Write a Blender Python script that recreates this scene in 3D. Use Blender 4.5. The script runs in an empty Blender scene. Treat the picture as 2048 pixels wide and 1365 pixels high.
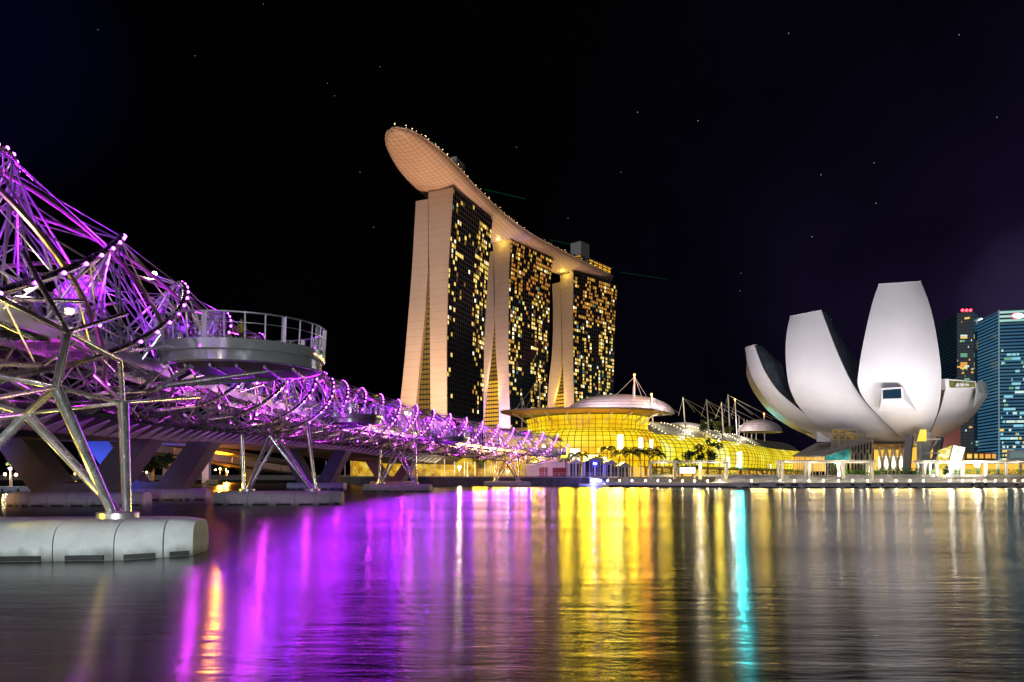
import bpy, bmesh, math, random
from mathutils import Vector, Matrix
random.seed(7)
R = math.radians
SC = bpy.context.scene
COL = SC.collection

# ------------------------------------------------------------------ camera
F, HY, CH = 1365.333, 950.0, 3.5          # focal length in photo pixels, horizon row, eye height
cam_d = bpy.data.cameras.new("camera")
cam_d.lens, cam_d.sensor_width = 24.0, 36.0
cam_d.shift_y = (HY - 682.5) / 2048.0      # shift lens: verticals stay upright
cam_d.clip_end = 9000.0
cam = bpy.data.objects.new("camera", cam_d)
cam.location = (0, 0, CH)
cam.rotation_euler = (R(90), 0, 0)
COL.objects.link(cam)
SC.camera = cam

# ------------------------------------------------------------------ render and view
SC.view_settings.view_transform = 'Standard'
SC.view_settings.look = 'None'
SC.view_settings.exposure = 0.0
SC.view_settings.gamma = 1.0
cy = SC.cycles
cy.use_denoising = True
cy.max_bounces = 6
cy.diffuse_bounces = 2
cy.glossy_bounces = 4
cy.transparent_max_bounces = 12
cy.sample_clamp_indirect = 20.0
cy.sample_clamp_direct = 0.0
cy.caustics_reflective = False
cy.caustics_refractive = False
cy.use_light_tree = True

# ------------------------------------------------------------------ night sky (world)
W = bpy.data.worlds.new("World")
SC.world = W
W.use_nodes = True
wn, wl = W.node_tree.nodes, W.node_tree.links
bg = wn["Background"]
tc = wn.new("ShaderNodeTexCoord")
def wdot(px, py):
    d = Vector(((px - 1024) / F, 1, (HY - py) / F)).normalized()
    n = wn.new("ShaderNodeVectorMath"); n.operation = 'DOT_PRODUCT'
    wl.new(tc.outputs["Generated"], n.inputs[0]); n.inputs[1].default_value = d
    return n.outputs["Value"]
def wramp(sock, stops):
    r = wn.new("ShaderNodeValToRGB"); wl.new(sock, r.inputs[0])
    r.color_ramp.interpolation = 'EASE'
    e = r.color_ramp.elements
    e[0].position, e[0].color = stops[0][0], (*stops[0][1], 1)
    e[1].position, e[1].color = stops[-1][0], (*stops[-1][1], 1)
    for p, c in stops[1:-1]:
        k = e.new(p); k.color = (*c, 1)
    return r.outputs[0]
g1 = wramp(wdot(2090, 590), [(0.80, (.0005, .0005, .0008)), (0.93, (.0016, .0012, .0040)), (0.975, (.0040, .0026, .0100)), (0.992, (.0058, .0034, .0135)), (0.998, (.011, .006, .023)), (1.0, (.03, .02, .06))])
g2 = wramp(wdot(-60, 80), [(0.985, (0, 0, 0)), (1.0, (.0006, .0006, .008))])
ad = wn.new("ShaderNodeMix"); ad.data_type = 'RGBA'; ad.blend_type = 'ADD'; ad.inputs[0].default_value = 1
wl.new(g1, ad.inputs[6]); wl.new(g2, ad.inputs[7])
# a trace of thin cloud so the black is not flat
nz = wn.new("ShaderNodeTexNoise"); nz.inputs["Scale"].default_value = 3.0; nz.inputs["Detail"].default_value = 5
wl.new(tc.outputs["Generated"], nz.inputs["Vector"])
mm = wn.new("ShaderNodeMapRange"); mm.inputs[1].default_value = .35; mm.inputs[2].default_value = .7
mm.inputs[3].default_value = .55; mm.inputs[4].default_value = 1.35
wl.new(nz.outputs[0], mm.inputs[0])
sc_ = wn.new("ShaderNodeVectorMath"); sc_.operation = 'SCALE'
wl.new(ad.outputs[2], sc_.inputs[0]); wl.new(mm.outputs[0], sc_.inputs["Scale"])
wl.new(sc_.outputs[0], bg.inputs["Color"])
bg.inputs["Strength"].default_value = 1.0

# ------------------------------------------------------------------ lights
def look(o, target):
    d = Vector(target) - o.location
    o.rotation_euler = d.to_track_quat('-Z', 'Y').to_euler()
def spot(loc, target, watts, col, angle=80, blend=1.0, size=.6):
    l = bpy.data.lights.new("flood_or_added_spot", 'SPOT'); l.energy = watts; l.color = col
    l.spot_size = R(angle); l.spot_blend = blend; l.shadow_soft_size = size
    o = bpy.data.objects.new("flood_or_added_spot", l); o.location = loc; COL.objects.link(o); look(o, target)
    return o
def point(loc, watts, col, size=.15):
    l = bpy.data.lights.new("lamp_light", 'POINT'); l.energy = watts; l.color = col; l.shadow_soft_size = size
    o = bpy.data.objects.new("lamp_light", l); o.location = loc; COL.objects.link(o)
    return o
# the soft glow of the lit city round the bay behind the photographer
sl = bpy.data.lights.new("city_glow", 'SUN'); sl.energy = 0.62; sl.angle = R(60); sl.color = (.90, .93, 1.0)
so = bpy.data.objects.new("city_glow", sl); so.rotation_euler = (R(62), 0, R(-28)); COL.objects.link(so)

# ------------------------------------------------------------------ helpers
def P(px, py, D): return Vector(((px - 1024) / F * D, D, CH + (HY - py) / F * D))
def G(px, D, z): return Vector(((px - 1024) / F * D, D, z))
def lerp(a, b, t): return a + (b - a) * t
def interp(tab, x):
    if x <= tab[0][0]: return tab[0][1]
    for (x0, y0), (x1, y1) in zip(tab, tab[1:]):
        if x <= x1: return y0 + (y1 - y0) * (x - x0) / (x1 - x0)
    return tab[-1][1]
def smooth_pts(pts, n):
    """Catmull-Rom through pts, n samples."""
    out = []; m = len(pts) - 1
    for i in range(n):
        t = i / (n - 1) * m; k = min(int(t), m - 1); f = t - k
        p1, p2 = pts[k], pts[k + 1]
        p0 = pts[k - 1] if k else p1 * 2 - p2
        p3 = pts[k + 2] if k + 2 <= m else p2 * 2 - p1
        out.append(.5 * ((2 * p1) + (p2 - p0) * f + (2 * p0 - 5 * p1 + 4 * p2 - p3) * f * f + (3 * p1 - p0 - 3 * p2 + p3) * f ** 3))
    return out

class MB:
    def __init__(s): s.v, s.f = [], []
    def add(s, vs, fs):
        b = len(s.v); s.v += [Vector(v) for v in vs]; s.f += [tuple(i + b for i in f) for f in fs]; return s
    def poly(s, *ps): return s.add(ps, [tuple(range(len(ps)))])
    def hexa(s, c8): return s.add(c8, [(3, 2, 1, 0), (4, 5, 6, 7), (0, 1, 5, 4), (1, 2, 6, 5), (2, 3, 7, 6), (3, 0, 4, 7)])
    def box(s, c, size, rz=0.0):
        c = Vector(c); hx, hy, hz = size[0] / 2, size[1] / 2, size[2] / 2; m = Matrix.Rotation(rz, 3, 'Z')
        q = [(-hx, -hy), (hx, -hy), (hx, hy), (-hx, hy)]
        return s.hexa([c + m @ Vector((x, y, z)) for z in (-hz, hz) for x, y in q])
    def beam(s, a, b, w, h):
        a, b = Vector(a), Vector(b); t = (b - a).normalized()
        up = Vector((0, 0, 1)) if abs(t.z) < .95 else Vector((0, 1, 0))
        x = t.cross(up).normalized() * w / 2; y = x.cross(t).normalized() * h / 2
        return s.hexa([p + dx + dy for p in (a, b) for dx, dy in ((-x, -y), (x, -y), (x, y), (-x, y))])
    def tube(s, pts, r, n=8, r1=None, cap=True):
        pts = [Vector(p) for p in pts]; m = len(pts); vs, fs = [], []; ref = None
        for i, p in enumerate(pts):
            t = (pts[min(i + 1, m - 1)] - pts[max(i - 1, 0)]).normalized()
            if ref is None: ref = Vector((0, 0, 1)) if abs(t.z) < .9 else Vector((1, 0, 0))
            x = (ref - t * ref.dot(t)).normalized(); ref = x; y = t.cross(x)
            rr = r if r1 is None else r + (r1 - r) * i / (m - 1)
            vs += [p + (x * math.cos(2 * math.pi * k / n) + y * math.sin(2 * math.pi * k / n)) * rr for k in range(n)]
        for i in range(m - 1):
            for k in range(n):
                a, b = i * n + k, i * n + (k + 1) % n
                fs.append((a, b, b + n, a + n))
        if cap: fs += [tuple(range(n))[::-1], tuple(range((m - 1) * n, m * n))]
        return s.add(vs, fs)
    def grid(s, fn, nu, nv):
        b = len(s.v)
        s.v += [Vector(fn(i / nu, j / nv)) for j in range(nv + 1) for i in range(nu + 1)]
        s.f += [(b + j * (nu + 1) + i, b + j * (nu + 1) + i + 1, b + (j + 1) * (nu + 1) + i + 1, b + (j + 1) * (nu + 1) + i) for j in range(nv) for i in range(nu)]
        return s
    def prism(s, pl, z0, z1):
        n = len(pl); vs = [(p[0], p[1], z0) for p in pl] + [(p[0], p[1], z1) for p in pl]
        return s.add(vs, [tuple(range(n))[::-1], tuple(range(n, 2 * n))] + [(i, (i + 1) % n, (i + 1) % n + n, i + n) for i in range(n)])
    def loft(s, rings, close=True, cap=True):
        n = len(rings[0]); vs = [p for r in rings for p in r]; fs = []
        for i in range(len(rings) - 1):
            for k in range(n if close else n - 1):
                a, b = i * n + k, i * n + (k + 1) % n
                fs.append((a, b, b + n, a + n))
        if cap: fs += [tuple(range(n))[::-1], tuple(range((len(rings) - 1) * n, len(rings) * n))]
        return s.add(vs, fs)
    def lathe(s, c, prof, n=16):
        c = Vector(c)
        return s.loft([[c + Vector((r * math.cos(2 * math.pi * k / n), r * math.sin(2 * math.pi * k / n), z)) for k in range(n)] for r, z in prof])
    def ball(s, c, r, n=6, m=4):
        c = Vector(c)
        return s.lathe(c, [(r * math.sin(math.pi * i / m) + 1e-4, -r * math.cos(math.pi * i / m)) for i in range(m + 1)], n)
    def build(s, name, mat, parent=None, smooth=False, **props):
        me = bpy.data.meshes.new(name)
        off = wloc(parent)
        me.from_pydata([v - off for v in s.v], [], s.f); me.update()
        bm = bmesh.new(); bm.from_mesh(me)
        bmesh.ops.recalc_face_normals(bm, faces=bm.faces); bm.to_mesh(me); bm.free()
        if smooth:
            me.polygons.foreach_set("use_smooth", [True] * len(me.polygons))
            if smooth != 'all':
                try: me.set_sharp_from_angle(angle=R(40))
                except Exception: pass
        me.materials.append(mat)
        o = bpy.data.objects.new(name, me); COL.objects.link(o)
        if parent is not None: o.parent = parent
        for k, v in props.items(): o[k] = v
        return o
def wloc(o):
    p = Vector((0, 0, 0))
    while o is not None: p = p + o.location; o = o.parent
    return p
def tag(o, label, cat, group=None):
    o["label"] = label; o["category"] = cat
    if group: o["group"] = group
    return o
def thing(name, label, cat, loc=(0, 0, 0), group=None):
    o = bpy.data.objects.new(name, None); o.location = loc; o.empty_display_size = .5; COL.objects.link(o)
    return tag(o, label, cat, group)
def copy_tree(o, parent=None):
    c = o.copy(); COL.objects.link(c)
    if parent is not None: c.parent = parent
    for ch in list(o.children): copy_tree(ch, c)
    return c
def structure(o): o["kind"] = "structure"; return o

# ------------------------------------------------------------------ materials
def mat(name, col, rough=.5, metal=0.0, emit=None, estr=0.0, var=0.0, vscale=1.0, bump=0.0, bscale=8.0, rvar=0.0, spec=None, sample=True):
    m = bpy.data.materials.new(name); m.use_nodes = True
    n, l = m.node_tree.nodes, m.node_tree.links; b = n["Principled BSDF"]
    b.inputs["Base Color"].default_value = (*col, 1); b.inputs["Roughness"].default_value = rough; b.inputs["Metallic"].default_value = metal
    if spec is not None: b.inputs["Specular IOR Level"].default_value = spec
    if emit: b.inputs["Emission Color"].default_value = (*emit, 1); b.inputs["Emission Strength"].default_value = estr
    if var or rvar or bump: geo = n.new("ShaderNodeNewGeometry")
    if var or rvar:
        t = n.new("ShaderNodeTexNoise"); t.inputs["Scale"].default_value = vscale; t.inputs["Detail"].default_value = 6; t.inputs["Roughness"].default_value = .65
        l.new(geo.outputs["Position"], t.inputs["Vector"])
    if var:
        r = n.new("ShaderNodeMapRange"); r.inputs[1].default_value = .3; r.inputs[2].default_value = .7; r.inputs[3].default_value = 1 - var; r.inputs[4].default_value = 1 + var * .6
        l.new(t.outputs[0], r.inputs[0])
        s = n.new("ShaderNodeVectorMath"); s.operation = 'SCALE'; s.inputs[0].default_value = col
        l.new(r.outputs[0], s.inputs["Scale"]); l.new(s.outputs[0], b.inputs["Base Color"])
    if rvar:
        r = n.new("ShaderNodeMapRange"); r.inputs[1].default_value = .3; r.inputs[2].default_value = .7; r.inputs[3].default_value = max(.03, rough - rvar); r.inputs[4].default_value = rough + rvar
        l.new(t.outputs[0], r.inputs[0]); l.new(r.outputs[0], b.inputs["Roughness"])
    if bump:
        t2 = n.new("ShaderNodeTexNoise"); t2.inputs["Scale"].default_value = bscale; t2.inputs["Detail"].default_value = 4
        l.new(geo.outputs["Position"], t2.inputs["Vector"])
        bp = n.new("ShaderNodeBump"); bp.inputs["Strength"].default_value = bump; bp.inputs["Distance"].default_value = .05
        l.new(t2.outputs[0], bp.inputs["Height"]); l.new(bp.outputs[0], b.inputs["Normal"])
    if not sample:
        m.cycles.emission_sampling = 'NONE'
    return m
def seam_mask(m, terms):
    """1 on seams: terms = [(axis vector, period, half width)] on world position."""
    n, l = m.node_tree.nodes, m.node_tree.links
    geo = n.new("ShaderNodeNewGeometry"); out = None
    for ax, per, hw in terms:
        d = n.new("ShaderNodeVectorMath"); d.operation = 'DOT_PRODUCT'; d.inputs[1].default_value = ax
        l.new(geo.outputs["Position"], d.inputs[0])
        pp = n.new("ShaderNodeMath"); pp.operation = 'PINGPONG'; pp.inputs[1].default_value = per / 2
        l.new(d.outputs["Value"], pp.inputs[0])
        c = n.new("ShaderNodeMath"); c.operation = 'LESS_THAN'; c.inputs[1].default_value = hw
        l.new(pp.outputs[0], c.inputs[0])
        if out is None: out = c.outputs[0]
        else:
            mx = n.new("ShaderNodeMath"); mx.operation = 'MAXIMUM'; l.new(out, mx.inputs[0]); l.new(c.outputs[0], mx.inputs[1]); out = mx.outputs[0]
    return out
def seamed(name, col, dark, terms, rough=.6, metal=0.0, var=.12, vscale=.3):
    m = mat(name, col, rough, metal, var=var, vscale=vscale)
    n, l = m.node_tree.nodes, m.node_tree.links; b = n["Principled BSDF"]
    mask = seam_mask(m, terms)
    src = b.inputs["Base Color"].links[0].from_socket
    mx = n.new("ShaderNodeMix"); mx.data_type = 'RGBA'
    l.new(mask, mx.inputs[0]); l.new(src, mx.inputs[6]); mx.inputs[7].default_value = (*dark, 1)
    l.new(mx.outputs[2], b.inputs["Base Color"])
    return m
def lit_interior(name, stops, strength, scale=(.08, .08, .12), detail=3, cells=None):
    """lit rooms seen through glass: patches of differently coloured light, in world space."""
    m = bpy.data.materials.new(name); m.use_nodes = True
    n, l = m.node_tree.nodes, m.node_tree.links; b = n["Principled BSDF"]
    b.inputs["Base Color"].default_value = (.02, .018, .01, 1); b.inputs["Roughness"].default_value = .25
    geo = n.new("ShaderNodeNewGeometry"); mp = n.new("ShaderNodeMapping"); mp.inputs["Scale"].default_value = scale
    l.new(geo.outputs["Position"], mp.inputs["Vector"])
    if cells:
        sn = n.new("ShaderNodeVectorMath"); sn.operation = 'SNAP'; sn.inputs[1].default_value = cells
        l.new(mp.outputs[0], sn.inputs[0]); src = sn.outputs[0]
    else: src = mp.outputs[0]
    t = n.new("ShaderNodeTexNoise"); t.inputs["Scale"].default_value = 1.0; t.inputs["Detail"].default_value = detail; t.inputs["Roughness"].default_value = .6
    l.new(src, t.inputs["Vector"])
    r = n.new("ShaderNodeValToRGB"); l.new(t.outputs[0], r.inputs[0]); e = r.color_ramp.elements
    e[0].position, e[0].color = stops[0][0], (*stops[0][1], 1); e[1].position, e[1].color = stops[-1][0], (*stops[-1][1], 1)
    for p, c in stops[1:-1]: e.new(p).color = (*c, 1)
    l.new(r.outputs[0], b.inputs["Emission Color"]); b.inputs["Emission Strength"].default_value = strength
    return m
def glass_mat(name, tint=(.9, .95, 1), refl=.14, rough=.04):
    m = bpy.data.materials.new(name); m.use_nodes = True
    n, l = m.node_tree.nodes, m.node_tree.links; n.clear()
    o = n.new("ShaderNodeOutputMaterial"); mx = n.new("ShaderNodeMixShader"); mx.inputs[0].default_value = refl
    t = n.new("ShaderNodeBsdfTransparent"); t.inputs[0].default_value = (*tint, 1)
    g = n.new("ShaderNodeBsdfGlossy"); g.inputs["Roughness"].default_value = rough
    l.new(t.outputs[0], mx.inputs[1]); l.new(g.outputs[0], mx.inputs[2]); l.new(mx.outputs[0], o.inputs[0])
    return m

M = {}
def waterline_stain(m):
    n, l = m.node_tree.nodes, m.node_tree.links; b = n["Principled BSDF"]
    geo = n.new("ShaderNodeNewGeometry"); sx = n.new("ShaderNodeSeparateXYZ"); l.new(geo.outputs["Position"], sx.inputs[0])
    t = n.new("ShaderNodeTexNoise"); t.inputs["Scale"].default_value = 1.6; t.inputs["Detail"].default_value = 7
    mp = n.new("ShaderNodeMapping"); mp.inputs["Scale"].default_value = (1, 1, .25); l.new(geo.outputs["Position"], mp.inputs[0]); l.new(mp.outputs[0], t.inputs["Vector"])
    a = n.new("ShaderNodeMath"); a.operation = 'MULTIPLY_ADD'; a.inputs[1].default_value = -1.1; l.new(t.outputs[0], a.inputs[0]); l.new(sx.outputs[2], a.inputs[2])
    r = n.new("ShaderNodeMapRange"); r.inputs[1].default_value = -.55; r.inputs[2].default_value = -.05; r.inputs[3].default_value = .85; r.inputs[4].default_value = 0; l.new(a.outputs[0], r.inputs[0])
    src = b.inputs["Base Color"].links[0].from_socket; mx = n.new("ShaderNodeMix"); mx.data_type = 'RGBA'
    l.new(r.outputs[0], mx.inputs[0]); l.new(src, mx.inputs[6]); mx.inputs[7].default_value = (.07, .085, .06, 1); l.new(mx.outputs[2], b.inputs["Base Color"])
    return m
M['steel'] = mat("stainless_steel", (.70, .69, .70), .22, .82, var=.15, vscale=1.5, rvar=.08)
M['steel_thin'] = mat("brushed_steel", (.62, .60, .64), .34, .85)
M['steel_dark'] = mat("dark_steel", (.34, .33, .36), .26, .9, rvar=.06, vscale=2)
M['copper'] = mat("inner_helix_steel", (.55, .42, .38), .32, .9)
M['concrete'] = waterline_stain(mat("pier_concrete", (.56, .59, .58), .7, var=.18, vscale=.9, bump=.25, bscale=14))
M['concrete_dark'] = mat("bridge_concrete", (.15, .14, .15), .8, var=.25, vscale=.35, bump=.2, bscale=6)
M['seam'] = mat("dark_joint_core", (.03, .03, .03), .9)  # dark core that shows in the joints between cap panels
M['rubber'] = mat("rubber_fender", (.02, .022, .022), .6)
M['bulb'] = mat("violet_led", (.1, .05, .1), .4, emit=(.62, .07, 1.0), estr=26)
M['bulb_white'] = mat("white_lamp_glow", (.2, .2, .2), .4, emit=(1, .9, .75), estr=30, sample=False)
M['bulb_amber'] = mat("amber_lamp_glow", (.2, .15, .1), .4, emit=(1, .55, .18), estr=22, sample=False)
M['bulb_red'] = mat("red_beacon_glow", (.2, .05, .05), .4, emit=(1, .03, .05), estr=10, sample=False)
M['glass'] = glass_mat("clear_balustrade_glass", (.86, .88, .95), .22, .06)
M['white'] = mat("white_paint", (.74, .73, .72), .55, var=.06, vscale=.5)
M['grey'] = mat("grey_metal", (.33, .33, .34), .45, var=.15, vscale=.4)
M['dark'] = mat("dark_metal", (.04, .04, .045), .45)

# ================================================================== SETTING: water and land
def water_mat():
    m = bpy.data.materials.new("bay_water"); m.use_nodes = True
    n, l = m.node_tree.nodes, m.node_tree.links; b = n["Principled BSDF"]
    b.inputs["Base Color"].default_value = (.004, .006, .007, 1)
    b.inputs["IOR"].default_value = 1.95
    geo = n.new("ShaderNodeNewGeometry")
    h = None
    for scale, w, det in (((.30, 1.5, 1), 1.0, 3), ((1.2, 5.5, 1), .34, 3), ((.05, .30, 1), .35, 2), ((3.5, 11, 1), .10, 2)):
        mp = n.new("ShaderNodeMapping"); mp.inputs["Scale"].default_value = scale; mp.inputs["Rotation"].default_value = (0, 0, R(8))
        l.new(geo.outputs["Position"], mp.inputs["Vector"])
        t = n.new("ShaderNodeTexNoise"); t.inputs["Scale"].default_value = 1; t.inputs["Detail"].default_value = det
        l.new(mp.outputs[0], t.inputs["Vector"])
        k = n.new("ShaderNodeMath"); k.operation = 'MULTIPLY'; k.inputs[1].default_value = w; l.new(t.outputs[0], k.inputs[0])
        if h is None: h = k.outputs[0]
        else:
            a = n.new("ShaderNodeMath"); l.new(h, a.inputs[0]); l.new(k.outputs[0], a.inputs[1]); h = a.outputs[0]
    bp = n.new("ShaderNodeBump"); bp.inputs["Strength"].default_value = .5; bp.inputs["Distance"].default_value = .05
    l.new(h, bp.inputs["Height"]); l.new(bp.outputs[0], b.inputs["Normal"])
    cb = n.new("ShaderNodeCombineXYZ"); cb.inputs[0].default_value = 0; cb.inputs[1].default_value = 1
    b.inputs["Anisotropic"].default_value = .80; l.new(cb.outputs[0], b.inputs["Tangent"])
    # calm lanes and rougher patches
    mp = n.new("ShaderNodeMapping"); mp.inputs["Scale"].default_value = (.02, .09, 1); l.new(geo.outputs["Position"], mp.inputs["Vector"])
    t = n.new("ShaderNodeTexNoise"); t.inputs["Scale"].default_value = 1; t.inputs["Detail"].default_value = 4; l.new(mp.outputs[0], t.inputs["Vector"])
    r = n.new("ShaderNodeMapRange"); r.inputs[1].default_value = .35; r.inputs[2].default_value = .65; r.inputs[3].default_value = .19; r.inputs[4].default_value = .24
    l.new(t.outputs[0], r.inputs[0]); l.new(r.outputs[0], b.inputs["Roughness"])
    return m
structure(MB().poly((-3000, -120, 0), (3000, -120, 0), (3000, 4000, 0), (-3000, 4000, 0)).build("water", water_mat()))

M['paving'] = mat("stone_paving", (.20, .19, .18), .8, var=.25, vscale=.4, bump=.15)
M['stonewall'] = mat("rough_stone_seawall", (.14, .13, .14), .85, var=.55, vscale=.9, bump=.8, bscale=2.5)
LAND = [(-3000, 520), (-130, 470), (-75, 300), (-52, 232), (-22, 211), (12, 204), (31, 199), (55, 190.5), (75, 186), (3000, 196), (3000, 4000), (-3000, 4000)]
structure(MB().prism(LAND, -2, 2.95).build("ground", M['paving']))
# stone seawall on the bay side, standing proud of the ground edge
sw = thing("seawall", "dark rough stone seawall with pale coping below the restaurant terrace", "wall", (-20, 207, 0))
swp = [Vector((x, y, 0)) for x, y in [(-75, 300), (-52, 232), (-22, 211), (12, 204), (31, 199)]]
for nm, z0, z1, off, mm_ in (("stone_face", -1, 2.6, .35, M['stonewall']), ("coping", 2.6, 3.06, .55, mat("coping_stone", (.42, .36, .30), .7, var=.2))):
    b = MB()
    for a, c in zip(swp, swp[1:]):
        t = (c - a).normalized(); nr = Vector((t.y, -t.x, 0))
        b.hexa([a + nr * off + Vector((0, 0, z0)), c + nr * off + Vector((0, 0, z0)), c - nr * .3 + Vector((0, 0, z0)), a - nr * .3 + Vector((0, 0, z0)),
                a + nr * off + Vector((0, 0, z1)), c + nr * off + Vector((0, 0, z1)), c - nr * .3 + Vector((0, 0, z1)), a - nr * .3 + Vector((0, 0, z1))])
    b.build(nm, mm_, sw)

# ================================================================== HELIX BRIDGE
Z = Vector((0, 0, 1))
AXT = [(-10, -21.2), (10, -21.5), (20, -22.0), (32, -23.1), (44, -25.1), (52, -26.2), (66, -27.2), (80, -27.9), (95, -28.8)]
def ax_x(D): return -29 + .00236 * (D - 95) ** 2 if D > 95 else sum(interp(AXT, D + k) for k in (-5, -2.5, 0, 2.5, 5)) / 5
AZ = [(0, 11.6), (30, 11.9), (50, 12.4), (80, 13.1), (120, 13.7), (150, 13.7), (175, 13.3), (200, 12.6), (230, 11.9), (260, 11.6)]
NA = 521
_D = [10 + i * .46 for i in range(NA)]
AXP = [Vector((ax_x(d), d, sum(interp(AZ, d + k) for k in (-12, -6, 0, 6, 12)) / 5)) for d in _D]
AXL = [0.0]
for a_, b_ in zip(AXP, AXP[1:]): AXL.append(AXL[-1] + (b_ - a_).length)
LT = AXL[-1]
def axis(L):
    L = max(0, min(LT - 1e-3, L)); lo, hi = 0, NA - 1
    while hi - lo > 1:
        m_ = (lo + hi) // 2
        if AXL[m_] <= L: lo = m_
        else: hi = m_
    f_ = (L - AXL[lo]) / (AXL[hi] - AXL[lo])
    p = AXP[lo].lerp(AXP[hi], f_); t = (AXP[hi] - AXP[lo]).normalized(); nr = Vector((t.y, -t.x, 0)).normalized()
    return p, t, nr
def L_of_D(D): return interp(list(zip(_D, AXL)), D)
def ring(L, th, r):
    p, t, nr = axis(L); return p + nr * (r * math.cos(th)) + Vector((0, 0, r * math.sin(th)))
LEND = L_of_D(231)
RO, RI, PO, PI_ = 5.1, 4.45, 60.0, 50.0
L0 = L_of_D(32.0)                              # a strand crests here
def th_o(k, L): return math.pi / 2 + 2 * math.pi * (L - L0) / PO - 2 * math.pi * k / 6
def th_i(k, L): return math.pi / 2 - 2 * math.pi * (L - L0 - 3) / PI_ + 2 * math.pi * k / 5
HB = thing("footbridge", "long curved double helix steel footbridge glowing violet on tripod legs above the bay", "bridge", axis(L_of_D(80))[0] * 1.0)
def steps(a, b, d): n_ = max(1, int((b - a) / d)); return [a + (b - a) * i / n_ for i in range(n_ + 1)]
for k in range(6):
    MB().tube([ring(L, th_o(k, L), RO) for L in steps(0, LEND, 1.2)], .165, 10).build("outer_helix_tube", M['steel_dark'], HB, True)
for k in range(5):
    MB().tube([ring(L, th_i(k, L), RI) for L in steps(0, LEND, 1.2)], .12, 8).build("inner_helix_tube", M['copper'], HB, True)
# deck
DZ = -2.0
def deckpt(L, u, dz=0.0):
    p, t, nr = axis(L); return p + nr * u + Vector((0, 0, DZ + dz))
dk = steps(0, LEND, 2.0)
M['deck'] = mat("deck_planks", (.22, .19, .17), .6, var=.2, vscale=3)
b = MB(); b.loft([[deckpt(L, -3, -.3), deckpt(L, 3, -.3), deckpt(L, 3, 0), deckpt(L, -3, 0)] for L in dk]); b.build("deck", M['deck'], HB)
b = MB()
for s_ in (-1, 1): b.loft([[deckpt(L, s_ * 3.02, -.55), deckpt(L, s_ * 3.26, -.55), deckpt(L, s_ * 3.26, .18), deckpt(L, s_ * 3.02, .18)] for L in dk])
b.build("edge_beam", M['steel_thin'], HB)
b = MB()
for L in steps(1, LEND, 2.6): b.beam(deckpt(L, -2.9, -.5), deckpt(L, 2.9, -.5), .18, .36)
for u in (-1.4, 1.4): b.loft([[deckpt(L, u - .12, -1.0), deckpt(L, u + .12, -1.0), deckpt(L, u + .12, -.32), deckpt(L, u - .12, -.32)] for L in dk])
b.build("deck_girder", M['steel_dark'], HB)
for s_ in (-1, 1):
    bl = MB().loft([[deckpt(L, s_ * 3.1 - .02, .2), deckpt(L, s_ * 3.1 + .02, .2), deckpt(L, s_ * 3.1 + .02, 1.25), deckpt(L, s_ * 3.1 - .02, 1.25)] for L in dk]).build("balustrade", M['glass'], HB)
    r_ = MB()
    r_.tube([deckpt(L, s_ * 3.1, 1.32) for L in dk], .05, 6)
    for L in steps(.5, LEND, 2.6): r_.beam(deckpt(L, s_ * 3.1, 0), deckpt(L, s_ * 3.1, 1.3), .06, .06)
    r_.build("railing", M['steel_thin'], bl)
# canopies of fritted glass and mesh under the top of the helix
M['canopy'] = mat("fritted_canopy_panel", (.55, .52, .62), .5, var=.1)
for i, L in enumerate(steps(4, LEND - 8, 13.0)):
    a0, a1 = (R(62), R(128)) if i % 2 else (R(40), R(104)); cl_, cr_ = (8.5, 4.1) if L > L_of_D(58) else (4.2, 3.0)
    if cl_ < 5: a0, a1, cr_ = R(108), R(150), 3.6
    MB().grid(lambda u, v: ring(L + cl_ * u, a0 + (a1 - a0) * v, cr_), 6, 6).build("canopy", M['canopy'], HB, True)
# struts: rings of nodes and the fans of tie rods between them
rods = []
def rod(a, b, r): rods.append((a, b, r))
SP = 2.5
Ls = steps(0.5, LEND, SP)
for i, L in enumerate(Ls):
    for k in range(6):
        th = th_o(k, L); A = ring(L, th, RO); sn = math.sin(th)
        # to inner strands close by
        cand = []
        for dj in (-1, 1):
            j = i + dj
            if 0 <= j < len(Ls):
                for q in range(5):
                    B = ring(Ls[j], th_i(q, Ls[j]), RI); d = (B - A).length
                    if d < 4.6: cand.append((d, B))
        cand.sort(key=lambda c: c[0])
        for d, B in cand[:2]: rod(A, B, .042)
        # to the neighbour strand
        if i % 2 == k % 2 and i + 2 < len(Ls): rod(A, ring(Ls[i + 2], th_o((k + 1) % 6, Ls[i + 2]), RO), .034)
        # fans down to the deck edges from the crest
        if sn > .80:
            for s_ in (-1, 1):
                for dL in ((-5.2, 0, 5.2) if sn > .93 else (-2.6, 2.6)):
                    if 0 < L + dL < LEND: rod(A, deckpt(L + dL, s_ * 3.14, .1), .052)
        elif -.35 < sn < .45:
            s_ = 1 if math.cos(th) > 0 else -1
            rod(A, deckpt(L, s_ * 3.14, -.2), .06)
        elif sn < -.75:
            for u in (-1.4, 1.4): rod(A, deckpt(L + random.choice((-1.3, 1.3)), u, -.9), .05)
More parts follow.
